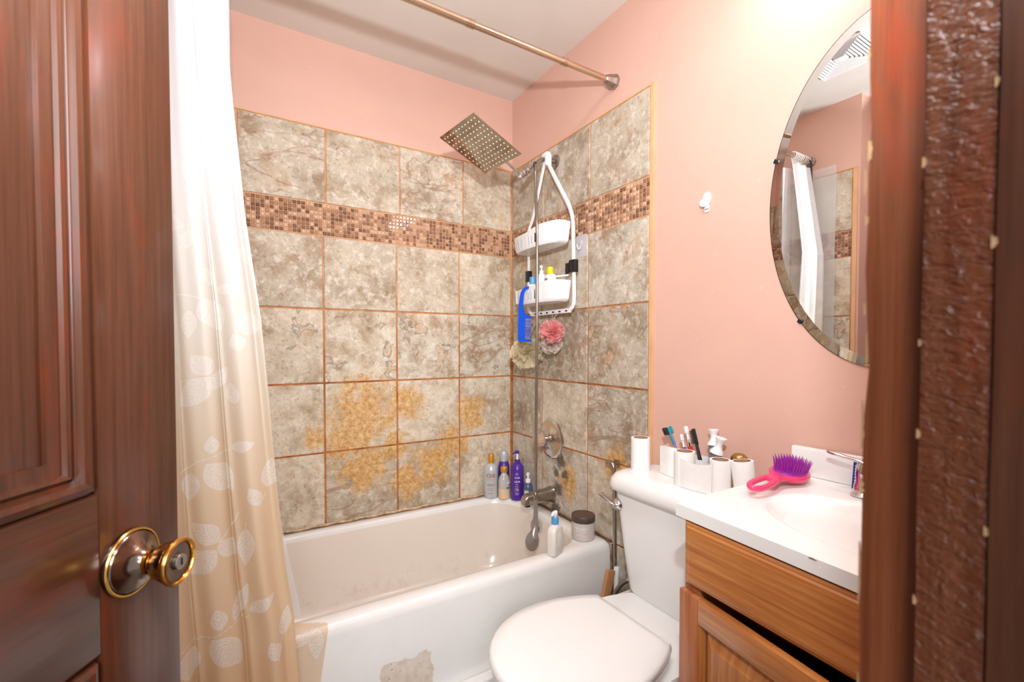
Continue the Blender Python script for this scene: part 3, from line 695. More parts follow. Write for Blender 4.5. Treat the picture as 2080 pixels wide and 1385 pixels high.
def rod():
    t = thing('curtain_rod', 'rust-spotted metal shower curtain rod spanning the tub alcove', 'rod', (0, -.778, 2.25))
    part('outer_tube', xf(lathe([(.0125, -1.50), (.0125, -.62)], 24), RY(90)), 'rod', t)
    part('inner_tube', xf(lathe([(.0112, -.63), (.0112, -.015)], 24), RY(90)), 'rod', t)
    for x0 in (-.645, -.26):
        pr = []
        for k in range(7): pr += [(.0126, x0 + k * .004), (.0140, x0 + k * .004 + .001), (.0140, x0 + k * .004 + .002), (.0126, x0 + k * .004 + .003)]
        part('coil', xf(lathe(pr, 24), RY(90)), 'rod', t)
    part('end_bracket', xf(lathe([(.0118, -.046), (.017, -.040), (.021, -.030), (.023, -.018), (.026, -.012), (.029, -.006), (.029, .006)], 8), RY(90)), 'nickel', t, ang=20)
    part('end_bracket', xf(lathe([(.029, -1.525), (.029, -1.513), (.024, -1.508), (.017, -1.49), (.013, -1.485)], 8), RY(90)), 'nickel', t, ang=20)
rod()
def rings():
    me = None
    for k in range(10):
        x = -1.335 - k * .0165
        pts = [(0, .0185 * math.sin(a) * 1.0, .0185 * math.cos(a)) for a in np.linspace(-.2 * PI + PI * .5, 2.2 * PI, 20)] + [(0, .004, -.034), (0, 0, -.052)]
        if me is None:
            o = mk('curtain_ring', tube(smoothpath(pts, 2), .0022, 6), 'white', None, True); me = o.data
        else: o = bpy.data.objects.new('curtain_ring', me); COL.objects.link(o)
        o.location = (x, -.778, 2.2515); o.rotation_euler = (0, 0, R(((k * 37) % 17) - 8))
        tag(o, 'small white plastic ring holding the curtain on the rod', 'ring', 'curtain rings on the rod')
rings()
tag(mk('hair_strap', join(tube(smoothpath([(-1.488, -.800, 2.03), (-1.486, -.803, 2.10), (-1.487, -.799, 2.22), (-1.487, -.788, 2.268), (-1.487, -.768, 2.268), (-1.487, -.7575, 2.23), (-1.487, -.757, 2.14)], 5), .011, 8, .16, ref=(0, 1, 0)),
    tube(smoothpath([(-1.478, -.802, 2.06), (-1.492, -.806, 1.99), (-1.484, -.804, 1.95)], 4), .009, 8, .4, ref=(0, 1, 0))), 'black', None, True), 'black fabric strap slung over the end of the rod beside the rings', 'strap')

# ------------------------------------------------------------------ shower fittings
def shower():
    t = thing('shower_pipe', 'chrome shower arm with diverter coming out of the tiled wall', 'shower pipe', (0, 0, 0))
    part('wall_flange', xf(lathe([(.034, .0), (.034, .003), (.028, .008), (.014, .012)], 30), T(-.0005, -.393, 2.066) @ RY(-90)), 'nickel', t)
    part('pipe', tube(smoothpath([(-.004, -.393, 2.066), (-.05, -.392, 2.070), (-.085, -.392, 2.055), (-.112, -.392, 2.028)], 6), .0105, 14), 'nickel', t)
    A, B = Vector((-.112, -.392, 2.028)), Vector((-.200, -.398, 1.960)); d = (B - A)
    pts = [A + d * f for f in np.linspace(0, 1, 25)]; rr = [.0135, .015, .015, .012, .012, .016, .016, .0165, .0125, .012, .014, .016, .016, .014, .011, .0115, .015, .016, .016, .013, .012, .014, .015, .013, .009]
    part('diverter', tube(pts, rr, 10), 'chrome', t, ang=25)
    part('diverter_tee', tube([(-.130, -.395, 2.012), (-.138, -.415, 2.016), (-.142, -.428, 2.012)], .0095, 12), 'chrome', t)
    part('diverter_knob', tube([(-.165, -.39, 1.985), (-.168, -.372, 1.975)], [.009, .011], 12), 'chrome', t)
    s = thing('rain_shower_head', 'large square polished rain shower head tilted over the tub', 'shower head')
    c = Vector((-.435, -.464, 2.017)); X = Vector((.231, .03, -.092)).normalized(); Nn = Vector((-.361, -.061, -.93)).normalized(); Yv = Nn.cross(X).normalized()
    m = Matrix(((X.x, Yv.x, Nn.x, c.x), (X.y, Yv.y, Nn.y, c.y), (X.z, Yv.z, Nn.z, c.z), (0, 0, 0, 1)))
    s.matrix_world = m
    part('plate', box(-.125, .125, -.125, .125, -.003, 0, .0008, 1), 'steel', s)
    V = ([], []); g = 11
    for i in range(g):
        for j in range(g):
            a, b = (i - (g - 1) / 2) * .0215, (j - (g - 1) / 2) * .0215
            V = join(V, xf(lathe([(.0030, 0), (.0030, .0012), (.0016, .0022), (.0008, .0022)], 8), T(a, b, 0)))
    o = part('nozzles', V, 'white', s); o['kind'] = 'stuff'
    part('swivel', lathe([(.010, -.034), (.016, -.030), (.017, -.018), (.022, -.010), (.024, -.0032)], 20), 'chrome', s)
    top = m @ Vector((0, 0, -.034)); e = B
    mm = m.inverted()
    pp = [e, e + Vector((-.015, -.006, .012)), (e + top) / 2 + Vector((0, 0, .003)), top]
    part('extension_arm', tube([mm @ p for p in pp], .0068, 12), 'chrome', s)
    part('elbow_joint', xf(lathe([(.0, -.012), (.010, -.010), (.0125, 0), (.010, .010), (0, .012)], 14), T(*(mm @ e))), 'chrome', s)
shower()
def handshower():
    t = thing('hand_shower', 'grey hand shower hanging head down on a long metal hose', 'hand shower')
    pts = smoothpath([(-.141, -.424, 2.012), (-.142, -.432, 2.02), (-.144, -.438, 2.00), (-.152, -.452, 1.90), (-.186, -.512, 1.72), (-.191, -.521, 1.55), (-.190, -.519, 1.38), (-.180, -.503, 1.15), (-.158, -.466, .80), (-.143, -.441, .535)], 80)
    rr = [.0062 + .0008 * (i % 2) for i in range(len(pts))]
    part('hose', tube(pts, rr, 8), 'nickel', t, ang=70)
    part('hose_nut', xf(lathe([(.008, .0), (.0105, .004), (.0105, .026), (.0085, .030)], 14), T(-.143, -.441, .506)), 'nickel', t)
    hp = smoothpath([(-.143, -.441, .508), (-.143, -.442, .47), (-.144, -.443, .43), (-.148, -.445, .385), (-.156, -.448, .358), (-.163, -.450, .335)], 6)
    part('handle', tube(hp, [.0085 + .016 * (i / (len(hp) - 1)) ** 2.4 for i in range(len(hp))], 16, .62, ref=(.55, .83, 0)), 'handset', t)
    # round spray head, edge-on to the tub wall
    part('spray_head', xf(lathe([(0, .013), (.016, .013), (.032, .009), (.041, .003), (.0425, -.003), (.040, -.009), (.0, -.012)], 36), T(-.166, -.452, .322) @ RZ(40) @ RX(78) @ RY(-24)), 'handset', t)
handshower()
def valve():
    t = thing('shower_valve', 'round chrome shower mixer with clear acrylic knob on the tiles', 'tap', (-.0005, -.372, .755), rot=(0, R(-90), 0))
    part('escutcheon', lathe([(.094, 0), (.095, .004), (.090, .009), (.080, .011), (.066, .010), (.045, .016), (.030, .020)], 56), 'chrome', t)
    part('stem', lathe([(.026, .018), (.024, .030), (.020, .034), (.020, .052), (.016, .056)], 30), 'chrome', t)
    V, Fc = [], []; seg = 48; prof = [(.012, .055), (.026, .058), (.031, .066), (.031, .088), (.027, .100), (.012, .104)]
    for r, z in prof:
        for i in range(seg):
            a = 2 * PI * i / seg; q = r * (1 - .10 * (math.cos(a * 6) > .2) * (r > .02)); V.append((q * math.cos(a), q * math.sin(a), z))
    Fc = [(j * seg + i, j * seg + (i + 1) % seg, (j + 1) * seg + (i + 1) % seg, (j + 1) * seg + i) for j in range(len(prof) - 1) for i in range(seg)] + [tuple(reversed(range(seg))), tuple((len(prof) - 1) * seg + i for i in range(seg))]
    part('knob', (V, Fc), 'acrylic', t)
    part('knob_cap', lathe([(.012, .103), (.012, .107), (.008, .109)], 20), 'acrylic', t)
    s = thing('tub_spout', 'brushed metal tub spout below the shower mixer', 'spout', (0, -.372, .487))
    rings = []
    for x, hy, hz, dz in ((0, .030, .036, 0), (-.006, .031, .037, 0), (-.012, .028, .034, 0), (-.03, .0265, .030, .001), (-.10, .025, .027, .0), (-.145, .024, .025, -.004), (-.160, .022, .022, -.007), (-.168, .016, .015, -.010)):
        rings.append([(x, hy * math.copysign(abs(math.cos(a)) ** .5, math.cos(a)), dz + hz * math.copysign(abs(math.sin(a)) ** .5, math.sin(a))) for a in np.linspace(0, 2 * PI, 33)[:-1]])
    part('spout_body', loft(rings), 'nickel', s)
    part('outlet', xf(lathe([(.014, -.012), (.014, 0)], 20), T(-.142, 0, -.024)), 'dark', s)
valve()

def caddy():
    t = thing('shower_caddy', 'white plastic two-basket shower caddy hung over the shower arm', 'shower caddy')
    xb = -.052; Wm = 'white'
    part('left_leg', tube(smoothpath([(-.060, -.396, 2.072), (-.057, -.372, 2.02), (xb, -.285, 1.83), (xb, -.250, 1.775), (xb, -.245, 1.70), (xb, -.245, 1.42), (xb, -.252, 1.375), (xb, -.28, 1.355)], 6), .0098, 10, .6, ref=(1, 0, 0)), Wm, t)
    part('right_leg', tube(smoothpath([(-.060, -.410, 2.072), (-.057, -.428, 2.02), (xb, -.530, 1.86), (xb, -.568, 1.80), (xb, -.588, 1.74), (xb, -.592, 1.65), (xb, -.598, 1.42), (xb, -.590, 1.375), (xb, -.565, 1.356)], 6), .0108, 10, .6, ref=(1, 0, 0)), Wm, t)
    part('hook_head', box(-.074, -.044, -.425, -.380, 2.070, 2.094, .009, 3), Wm, t)
    part('hook_head', box(-.074, -.044, -.427, -.406, 2.03, 2.085, .006, 3), Wm, t)
    b = part('hook_bar', box(xb - .005, xb + .006, -.575, -.270, 1.346, 1.366, .003), Wm, t)
    for y in np.linspace(-.55, -.31, 6): part('slot', box(xb - .0056, xb - .002, y - .009, y + .007, 1.352, 1.358), 'dark', b)
    def basket(name, y0, y1, zb, zt, depth, lip):
        """D-shaped basket: outer wall with slotted flutes, inner wall, floor"""
        seg = 150; yc, hy = (y0 + y1) / 2, (y1 - y0) / 2
        def ring(z, sc, off, flute=0):
            pts = []
            for i in range(seg):
                a = 2 * PI * i / seg; c, s = math.cos(a), math.sin(a)
                k = (abs(c) ** 5 + abs(s) ** 5) ** (-1 / 5)
                fx = s * k; fy = c * k
                rr = 1 - (flute if (i % 4 == 0 and s > -.2 and i < 76 and c > -.5) else 0)
                x = xb - .008 - depth / 2 - fx * depth / 2 * sc * rr - (.022 * (1 - fy * fy) if fx > .3 else 0)
                zz = z + (lip(fy, fx) if z > zb + .02 else 0)
                pts.append((x + (off if fx > 0 else -off), yc + fy * (hy * sc - off) * rr, zz))
            return pts
        rings = [ring(zb, .86, 0), ring(zb + .006, .92, 0), ring(zb + .014, .95, 0, .05), ring(zt - .016, 1.0, 0, .05), ring(zt - .012, 1.0, 0), ring(zt, 1.01, 0), ring(zt, 1.0, .0025), ring(zb + .012, .92, .0025), ring(zb + .007, .86, .0025)]
        o = part(name, loft(rings), Wm, t, ang=30)
        for y, hh in ((-.470, 1.0), (-.445, .6), (-.425, .6), (-.37, .45), (-.35, .45), (-.33, .45), (-.31, .45)):
            fy = (y - yc) / hy; xf0 = xb - .008 - depth - .0225 * (0 if True else 1)
            k = (1 - abs(fy) ** 5) ** .2; x_ = xb - .008 - depth / 2 - k * depth / 2 - .022 * (1 - fy * fy)
            part('slot', box(x_ - .0012, x_ + .004, y - .0012 * hh, y + .0012 * hh, zb + .018, zb + .018 + .040 * min(1, hh + .2)), 'dark' if hh == 1 else 'slot_shade', o)
        return o
    lipf = lambda fy, fx: .018 * max(0, min(1, (-fy + .15) * 1.6)) * (1 if fx > -.5 else 1)
    basket('upper_basket', -.604, -.243, 1.640, 1.712, .088, lipf)
    basket('lower_basket', -.608, -.272, 1.392, 1.462, .088, lipf)
    part('side_cup', xf(lathe([(.020, 0), (.0235, .004), (.027, .062), (.0285, .064), (.0262, .064), (.0225, .008), (.0, .007)], 28), T(xb - .045, -.240, 1.405)), Wm, t)
    part('basket_divider', tube([(xb - .01, -.575, 1.508), (xb - .08, -.50, 1.500)], .004, 8), Wm, t)
    for y, z, w_ in ((-.245, 1.545, .014), (-.594, 1.545, .020)):
        part('tape_wrap', box(xb - .013, xb + .012, y - w_, y + w_ * .9, z - .028, z + .026, .003), 'black', t, 'black electrical tape')
    part('tape_wrap', box(xb - .016, xb - .010, -.578, -.556, 1.512, 1.560, .002), 'black', t, 'black electrical tape')
caddy()

def bottle_pump(name, label, loc, body, z_sh, bm, pm, neck_r, spout_dir, zn, rotz=0, head_m=None, collar=None, sx=1, sy=1, n=2.0, reach=.03):
    t = thing(name, label, 'bottle', loc, rotz)
    part('body', lathe(body, 40, True, sx, sy, n), bm, t)
    part('collar', lathe([(neck_r, z_sh), (neck_r, z_sh + .016), (neck_r * .8, z_sh + .018)], 24), collar or pm, t)
    part('pump_stem', lathe([(neck_r * .42, z_sh + .015), (neck_r * .42, zn - .008)], 14), 'white' if pm != 'white' else pm, t)
    a = R(spout_dir); c, s = math.cos(a), math.sin(a)
    part('pump_head', join(lathe([(neck_r * .62, zn - .012), (neck_r * .66, zn - .002), (neck_r * .5, zn + .001)], 18),
        tube([(-c * .006, -s * .006, zn - .004), (c * reach * .5, s * reach * .5, zn - .003), (c * reach, s * reach, zn - .010)], [.0062, .005, .0034], 10)), head_m or pm, t)
    return t
FC = 238     # direction from the tub corner toward the doorway, for labels on round bottles
def tub_bottles():
    Z = .4105
    t = thing('shampoo_bottle', 'tall silver bottle with gold cap in the tub corner', 'bottle', (-.160, -.052, Z))
    part('body', lathe([(.030, 0), (.036, .003), (.037, .010), (.037, .140), (.035, .155), (.026, .170), (.015, .176), (.014, .180)], 40), 'silver_plastic', t)
    part('cap', lathe([(.0155, .178), (.0155, .222), (.0140, .225)], 28), 'gold_plastic', t)
    part('lettering', wrap(text_vf('CHI', .028, .035), .037, .118, FC), 'ink_gold', t)
    V = ([], [])
    for z_, h_, hf in ((.098, .0012, .020), (.072, .003, .018), (.066, .002, .019), (.052, .0012, .014), (.044, .0012, .014), (.026, .002, .012)): V = join(V, strip(.037, z_, z_ + h_, FC, hf))
    part('label_lines', V, 'ink_gold', t)['kind'] = 'stuff'
    t = thing('conditioner_bottle', 'purple bottle with grey cap half hidden behind the pump bottle', 'bottle', (-.078, -.045, Z))
    part('body', lathe([(.026, 0), (.030, .003), (.030, .150), (.026, .168), (.018, .178)], 36), 'purple', t)
    part('cap', lathe([(.0195, .176), (.0205, .180), (.0205, .224), (.0180, .229), (.012, .229)], 28), 'silver_plastic', t)
    t = thing('body_oil_bottle', 'small clear bottle of peach lotion with gold cap on the tub rim', 'bottle', (-.113, -.107, Z))
    part('body', lathe([(.024, 0), (.029, .004), (.0295, .012), (.0295, .055)], 36, True, 1, .92, 2.6), 'peach', t)
    part('upper_glass', lathe([(.0295, .0552), (.0295, .096), (.025, .112), (.015, .126), (.0135, .140)], 36, True, 1, .92, 2.3), 'clear_grey', t)
    part('cap', lathe([(.0175, .138), (.0185, .142), (.0185, .160), (.0165, .164)], 28), 'gold_plastic', t)
    V = join(strip(.0305, .06, .094, FC + 55, .012))
    part('label', V, 'label_white', t); part('label_stripe', strip(.0305, .055, .066, FC + 50, .013, .0010), 'ink_teal', t); part('label_stripe', strip(.0305, .070, .078, FC + 58, .010, .0010), 'ink_pink', t)
    t = bottle_pump('conditioner_pump_bottle', 'large purple pump bottle in the corner of the tub', (-.062, -.155, Z), [(.030, 0), (.034, .003), (.0345, .012), (.0330, .08), (.0340, .150), (.031, .172), (.020, .186), (.014, .190)], .188, 'purple', 'purple', .0150, 200, .249, reach=.040)
    P = FC - 4
    for s_, z_, sz in (('OUR', .118, .013), ('LEUR', .098, .013)): part('lettering', wrap(text_vf(s_, sz), .0338, z_, P + 4), 'label_white', t)
    V = ([], [])
    for z_, hf in ((.140, .006), (.133, .008), (.083, .006), (.072, .009), (.052, .010), (.040, .010), (.032, .008)): V = join(V, strip(.0338, z_, z_ + .0018, P, hf))
    part('label_lines', V, 'label_white', t)['kind'] = 'stuff'
    for k, (c_, dz) in enumerate((('ink_green', 0), ('ink_yellow', .002), ('label_white', -.002))): part('fruit_print', strip(.0338, .058 + dz, .064 + dz, P - 12 + k * 11, .0024), c_, t)
    t = bottle_pump('face_wash_bottle', 'small blue-grey pump bottle with white pump by the tub spout', (-.040, -.222, Z), [(.021, 0), (.025, .003), (.0255, .010), (.0255, .060), (.022, .085), (.015, .098), (.0125, .101)], .100, 'slate_blue', 'white', .0130, 215, .148, reach=.016)
    part('label', strip(.0256, .018, .066, FC - 18, .011), 'label_white', t); part('label_stripe', strip(.0258, .060, .067, FC - 18, .011, .0010), 'ink_green', t)
    V = ([], [])
    for z_ in (.052, .046, .040, .034, .028): V = join(V, strip(.0258, z_, z_ + .002, FC - 18, .007, .0010))
    part('label_lines', V, 'slate_blue', t)['kind'] = 'stuff'
    # white lotion pump bottle, flat sided
    t = thing('lotion_pump_bottle', 'white lotion pump bottle with light blue collar on the front tub rim', 'bottle', (-.268, -.756, Z), 20)
    rings = []
    for z_, hx, hy, k in ((0, .030, .016, .012), (.003, .033, .019, .013), (.05, .0345, .0205, .014), (.085, .034, .020, .014), (.098, .031, .019, .014), (.106, .024, .017, .012), (.110, .0135, .0135, .0134)): rings.append(rrect(0, 0, hx, hy, k, z_, 6))
    part('body', loft(rings), 'cream_bottle', t)
    part('grip_hollow', xf(([tuple((math.cos(a) * .019 * (1 if math.sin(a) < .6 else .8), 0, math.sin(a) * .038)) for a in np.linspace(0, 2 * PI, 25)[:-1]] + [tuple((math.cos(a) * .021, .0012, math.sin(a) * .041)) for a in np.linspace(0, 2 * PI, 25)[:-1]],
        [tuple(range(24))] + [(i, (i + 1) % 24, 24 + (i + 1) % 24, 24 + i) for i in range(24)]), T(.008, -.0214, .052) @ RY(-8)), 'cream_bottle', t)
    part('collar', lathe([(.0150, .108), (.0150, .112), (.0140, .113), (.0140, .139), (.0120, .141)], 28), 'sky_blue', t)
    part('collar_ring', lathe([(.0158, .106), (.0158, .113), (.014, .114)], 28), 'white', t)
    part('pump_stem', lathe([(.006, .139), (.006, .152)], 14), 'white', t)
    part('pump_head', join(lathe([(.0095, .148), (.0105, .153), (.009, .160)], 20), tube([(0.006, .0, .157), (-.010, .0, .1575), (-.024, .0, .150)], [.008, .0075, .004], 12)), 'white', t)
    t = thing('hair_treatment_jar', 'beige jar with brown screw lid on the tub corner', 'jar', (-.082, -.700, Z))
    part('body', lathe([(.042, 0), (.046, .003), (.047, .010), (.047, .068), (.045, .073)], 48), 'jar', t)
    part('lid', lathe([(.0475, .073), (.0488, .075), (.0488, .094), (.0470, .098), (.0420, .100), (.040, .098), (.0, .098)], 48, False), 'jar_lid', t)
    part('lettering', wrap(text_vf('TREATMENT', .0100, .004), .0471, .052, 218), 'white', t)
    V = ([], [])
    for z_, hf in ((.044, .020), (.038, .024), (.030, .016), (.024, .022)): V = join(V, strip(.0471, z_, z_ + .0012, 218, hf))
    part('label_lines', V, 'white', t)['kind'] = 'stuff'
tub_bottles()
def caddy_bottles():
    Z = 1.4035
    t = thing('baby_lotion_bottle', 'white bottle with yellow cap in the lower caddy basket', 'bottle', (-.118, -.515, Z))
    part('body', lathe([(.022, 0), (.026, .004), (.0275, .02), (.0275, .095), (.024, .108), (.013, .112)], 36, True, .72, 1.12, 2.4), 'white', t)
    part('cap', lathe([(.0150, .111), (.0160, .113), (.0148, .140), (.0130, .142)], 26), 'yellow', t)
    part('label', box(-.0203, -.0198, -.014, .014, .062, .072), 'ink_yellow', t); part('label_print', box(-.0205, -.0199, -.008, .012, .084, .092), 'ink_grey', t)
    t = bottle_pump('cleanser_tube', 'slim white pump bottle beside the yellow-capped bottle', (-.118, -.449, Z), [(.018, 0), (.020, .004), (.020, .105), (.016, .118), (.009, .122)], .120, 'white', 'white', .009, 215, .158, reach=.016)
    part('label_stripe', strip(.020, .060, .066, FC, .008), 'ink_teal', t); part('label_print', strip(.020, .070, .078, FC, .006), 'ink_grey', t)
    t = thing('face_cream_bottle', 'white bottle with sky blue cap in the left end of the lower basket', 'bottle', (-.112, -.370, Z))
    part('body', lathe([(.020, 0), (.024, .004), (.025, .02), (.025, .062), (.021, .080), (.012, .086)], 32), 'white', t)
    part('cap', lathe([(.0145, .085), (.0150, .087), (.0150, .116), (.0130, .118)], 26), 'sky_blue', t)
caddy_bottles()
def comb():
    # hooked handle above, wide-toothed head below; hangs over the basket rim
    t = thing('hair_comb', 'blue plastic comb hooked over the lower caddy basket', 'comb', (-.180, -.405, 1.22), rot=(0, R(-1), R(122)))
    # local x runs along the wall toward the corner (+y), z up
    arc = bez([(.032, .012), (.033, .08), (.032, .135), (.028, .19), (.021, .225), (.004, .245), (-.014, .249), (-.031, .243)], 5) + bez([(-.030, .233), (-.010, .237), (.003, .226), (.009, .20), (.009, .16), (.001, .132), (-.012, .120), (-.032, .114)], 5)
    outline = [(-.032, 0), (.026, 0), (.031, .005)] + arc + [(-.032, .104), (.0, .104), (.0, .012), (-.032, .012)]
    part('comb_frame', xf(prism(outline, .005, -.0025), RX(90)), 'blue', t)
    V = ([], [])
    for k in range(15):
        z = .020 + k * .0054
        V = join(V, box(-.031, .001, -.0016, .0016, z - .0013, z + .0013))
    part('teeth', V, 'blue', t)['kind'] = 'stuff'
comb()
def loofah(name, label, loc, r, m, seed, cord):
    t = thing(name, label, 'bath pouf', loc); rg = random.Random(seed); V, Fc = [], []
    for k in range(46):
        d = Vector((rg.gauss(0, 1), rg.gauss(0, 1), rg.gauss(0, 1))).normalized(); s = d.orthogonal().normalized(); s.rotate(Matrix.Rotation(rg.uniform(0, 2 * PI), 3, d)); u = d.cross(s)
        nu, nv = 15, 5; b = len(V); ph = rg.uniform(0, 6); wd = rg.uniform(.5, .8) * r; L = r * rg.uniform(.82, 1.05)
        for j in range(nv):
            f = j / (nv - 1)
            for i in range(nu):
                a = (i / (nu - 1) - .5) * 2
                p = d * (L * (.15 + .85 * f) * (1 - .22 * a * a * f)) + s * (a * wd * (.25 + .75 * f)) + u * (math.sin(a * 5.5 + ph) * .20 * r * f + .10 * r * (f ** 3) * math.sin(a * 14 + ph))
                if p.length > r * 1.04: p = p.normalized() * r * 1.04
                V.append(tuple(p))
        for j in range(nv - 1):
            for i in range(nu - 1): Fc.append((b + j * nu + i, b + j * nu + i + 1, b + (j + 1) * nu + i + 1, b + (j + 1) * nu + i))
    o = mk('netting', (V, Fc), m, t, True)
    part('cord', tube(smoothpath(cord, 5), .0012, 6), m if m != 'net_pink' else 'net_white', t)
loofah('bath_pouf', 'cream netting bath pouf hanging in the tiled corner beside the comb', (-.095, -.292, 1.165), .082, 'net_cream', 1, [(0, 0, .05), (.02, -.03, .13), (.042, -.045, .186)])
loofah('bath_pouf', 'bright pink netting bath pouf hanging under the caddy', (-.105, -.512, 1.265), .056, 'net_pink', 2, [(0, 0, .03), (.02, .002, .07), (.050, .004, .086)])
loofah('bath_pouf', 'pale pinkish-white netting bath pouf behind the bright pink one', (-.060, -.445, 1.215), .052, 'net_white', 3, [(0, 0, .03), (.005, 0, .08), (.006, 0, .135)])
def clear_hook():
    t = thing('adhesive_hook', 'clear square adhesive hook on the tile beside the caddy', 'hook', (-.0012, -.587, 1.637))
    part('backing', box(-.0018, 0, -.034, .034, -.048, .048, .0006, 1), 'clear', t)
    part('hook', tube(smoothpath([(-.003, 0, .025), (-.006, .0, .0), (-.016, .0, -.016), (-.024, .0, -.006), (-.024, 0, .004)], 5), .0035, 10), 'clear', t)
    part('screw_disc', xf(lathe([(.012, 0), (.012, .004), (.007, .007)], 20), T(-.0018, 0, .012) @ RY(-90)), 'clear', t)
clear_hook()

# ------------------------------------------------------------------ toilet
def toilet():
    t = thing('toilet', 'white two-piece toilet with closed lid between tub and vanity', 'toilet', (0, -1.222, 0))
    rr = lambda x0, x1, hy, r, z: rrect((x0 + x1) / 2, 0, (x1 - x0) / 2, hy, r, z, 6)
    part('tank', loft([rr(-.165, -.03, .150, .05, .366), rr(-.182, -.018, .172, .055, .372), rr(-.192, -.014, .186, .05, .395), rr(-.197, -.012, .200, .045, .50), rr(-.202, -.010, .218, .04, .64), rr(-.206, -.008, .226, .035, .714)]), 'china', t, ang=50)
    part('tank_lid', loft([rr(-.214, -.004, .232, .04, .7145), rr(-.228, .002, .240, .05, .722), rr(-.233, .004, .243, .055, .738), rr(-.230, .003, .241, .06, .756), rr(-.218, .0, .232, .06, .772), rr(-.198, -.006, .214, .05, .779), rr(-.17, -.02, .19, .04, .7805)]), 'china', t, ang=50)
    lv = part('flush_lever', xf(lathe([(.020, 0), (.021, .003), (.019, .008), (.013, .013), (.009, .018), (.0, .019)], 28), T(-.2045, .198, .668) @ RY(-90)), 'chrome', t, 'chrome flush lever')
    part('lever_arm', tube(smoothpath([(-.218, .198, .668), (-.224, .215, .675), (-.226, .240, .684), (-.224, .262, .690)], 5), [.007 + .003 * (i / 15) for i in range(16)], 12, .6, ref=(0, 0, 1)), 'chrome', lv)
    # bowl: egg-shaped sections from foot to rim
    def egg(xf_, xb_, hy, z, n=40):
        pts = []
        xc = xb_ + (xf_ - xb_) * .48
        for i in range(n):
            a = 2 * PI * i / n; c, s = math.cos(a), math.sin(a)
            if c > 0: k = (abs(c) ** 2.6 + abs(s) ** 2.6) ** (-1 / 2.6); pts.append((xc + (xb_ - xc) * c * k, hy * s * k, z))
            else: pts.append((xc - (xf_ - xc) * c, hy * s, z))
        return pts
    def lid(xf_, xb_, hy, z):
        pts = egg(xf_, xb_, hy, z); xc = xb_ + (xf_ - xb_) * .48
        for i in range(-10, 11):
            k = abs(i); sg = 1 if i >= 0 else -1
            if k <= 2: p = (xb_ - (0 if k < 2 else .001), sg * hy * .70 * k / 2, z)
            else: q = 1 - (k - 2) / 8; p = (xc + (xb_ - xc) * q, sg * hy * (1 - .30 * q * q), z)
            pts[i % 40] = p
        return pts
    part('bowl', loft([egg(-.66, -.14, .115, 0), egg(-.655, -.14, .112, .03), egg(-.60, -.13, .098, .12), egg(-.62, -.12, .105, .20), egg(-.70, -.10, .150, .28), egg(-.755, -.10, .182, .34), egg(-.765, -.10, .190, .372), egg(-.760, -.10, .186, .385)]), 'china', t, ang=60)
    part('deck', loft([rr(-.36, -.025, .10, .03, .26), rr(-.365, -.022, .15, .05, .32), rr(-.37, -.02, .195, .06, .350), rr(-.37, -.02, .198, .06, .362), rr(-.365, -.024, .192, .06, .3655)]), 'china', t, ang=50)
    part('seat', loft([lid(-.768, -.350, .190, .3862), lid(-.776, -.347, .197, .392), lid(-.776, -.347, .197, .402), lid(-.770, -.350, .192, .4065)]), 'seat', t)
    part('seat_lid', loft([lid(-.774, -.347, .196, .4085), lid(-.782, -.344, .201, .414), lid(-.781, -.345, .200, .425), lid(-.773, -.350, .194, .4315), lid(-.74, -.37, .165, .4345)]), 'seat', t, ang=50)
    for y in (-.085, .085): part('hinge', box(-.332, -.300, y - .022, y + .022, .366, .400, .008, 3), 'seat', t)
toilet()
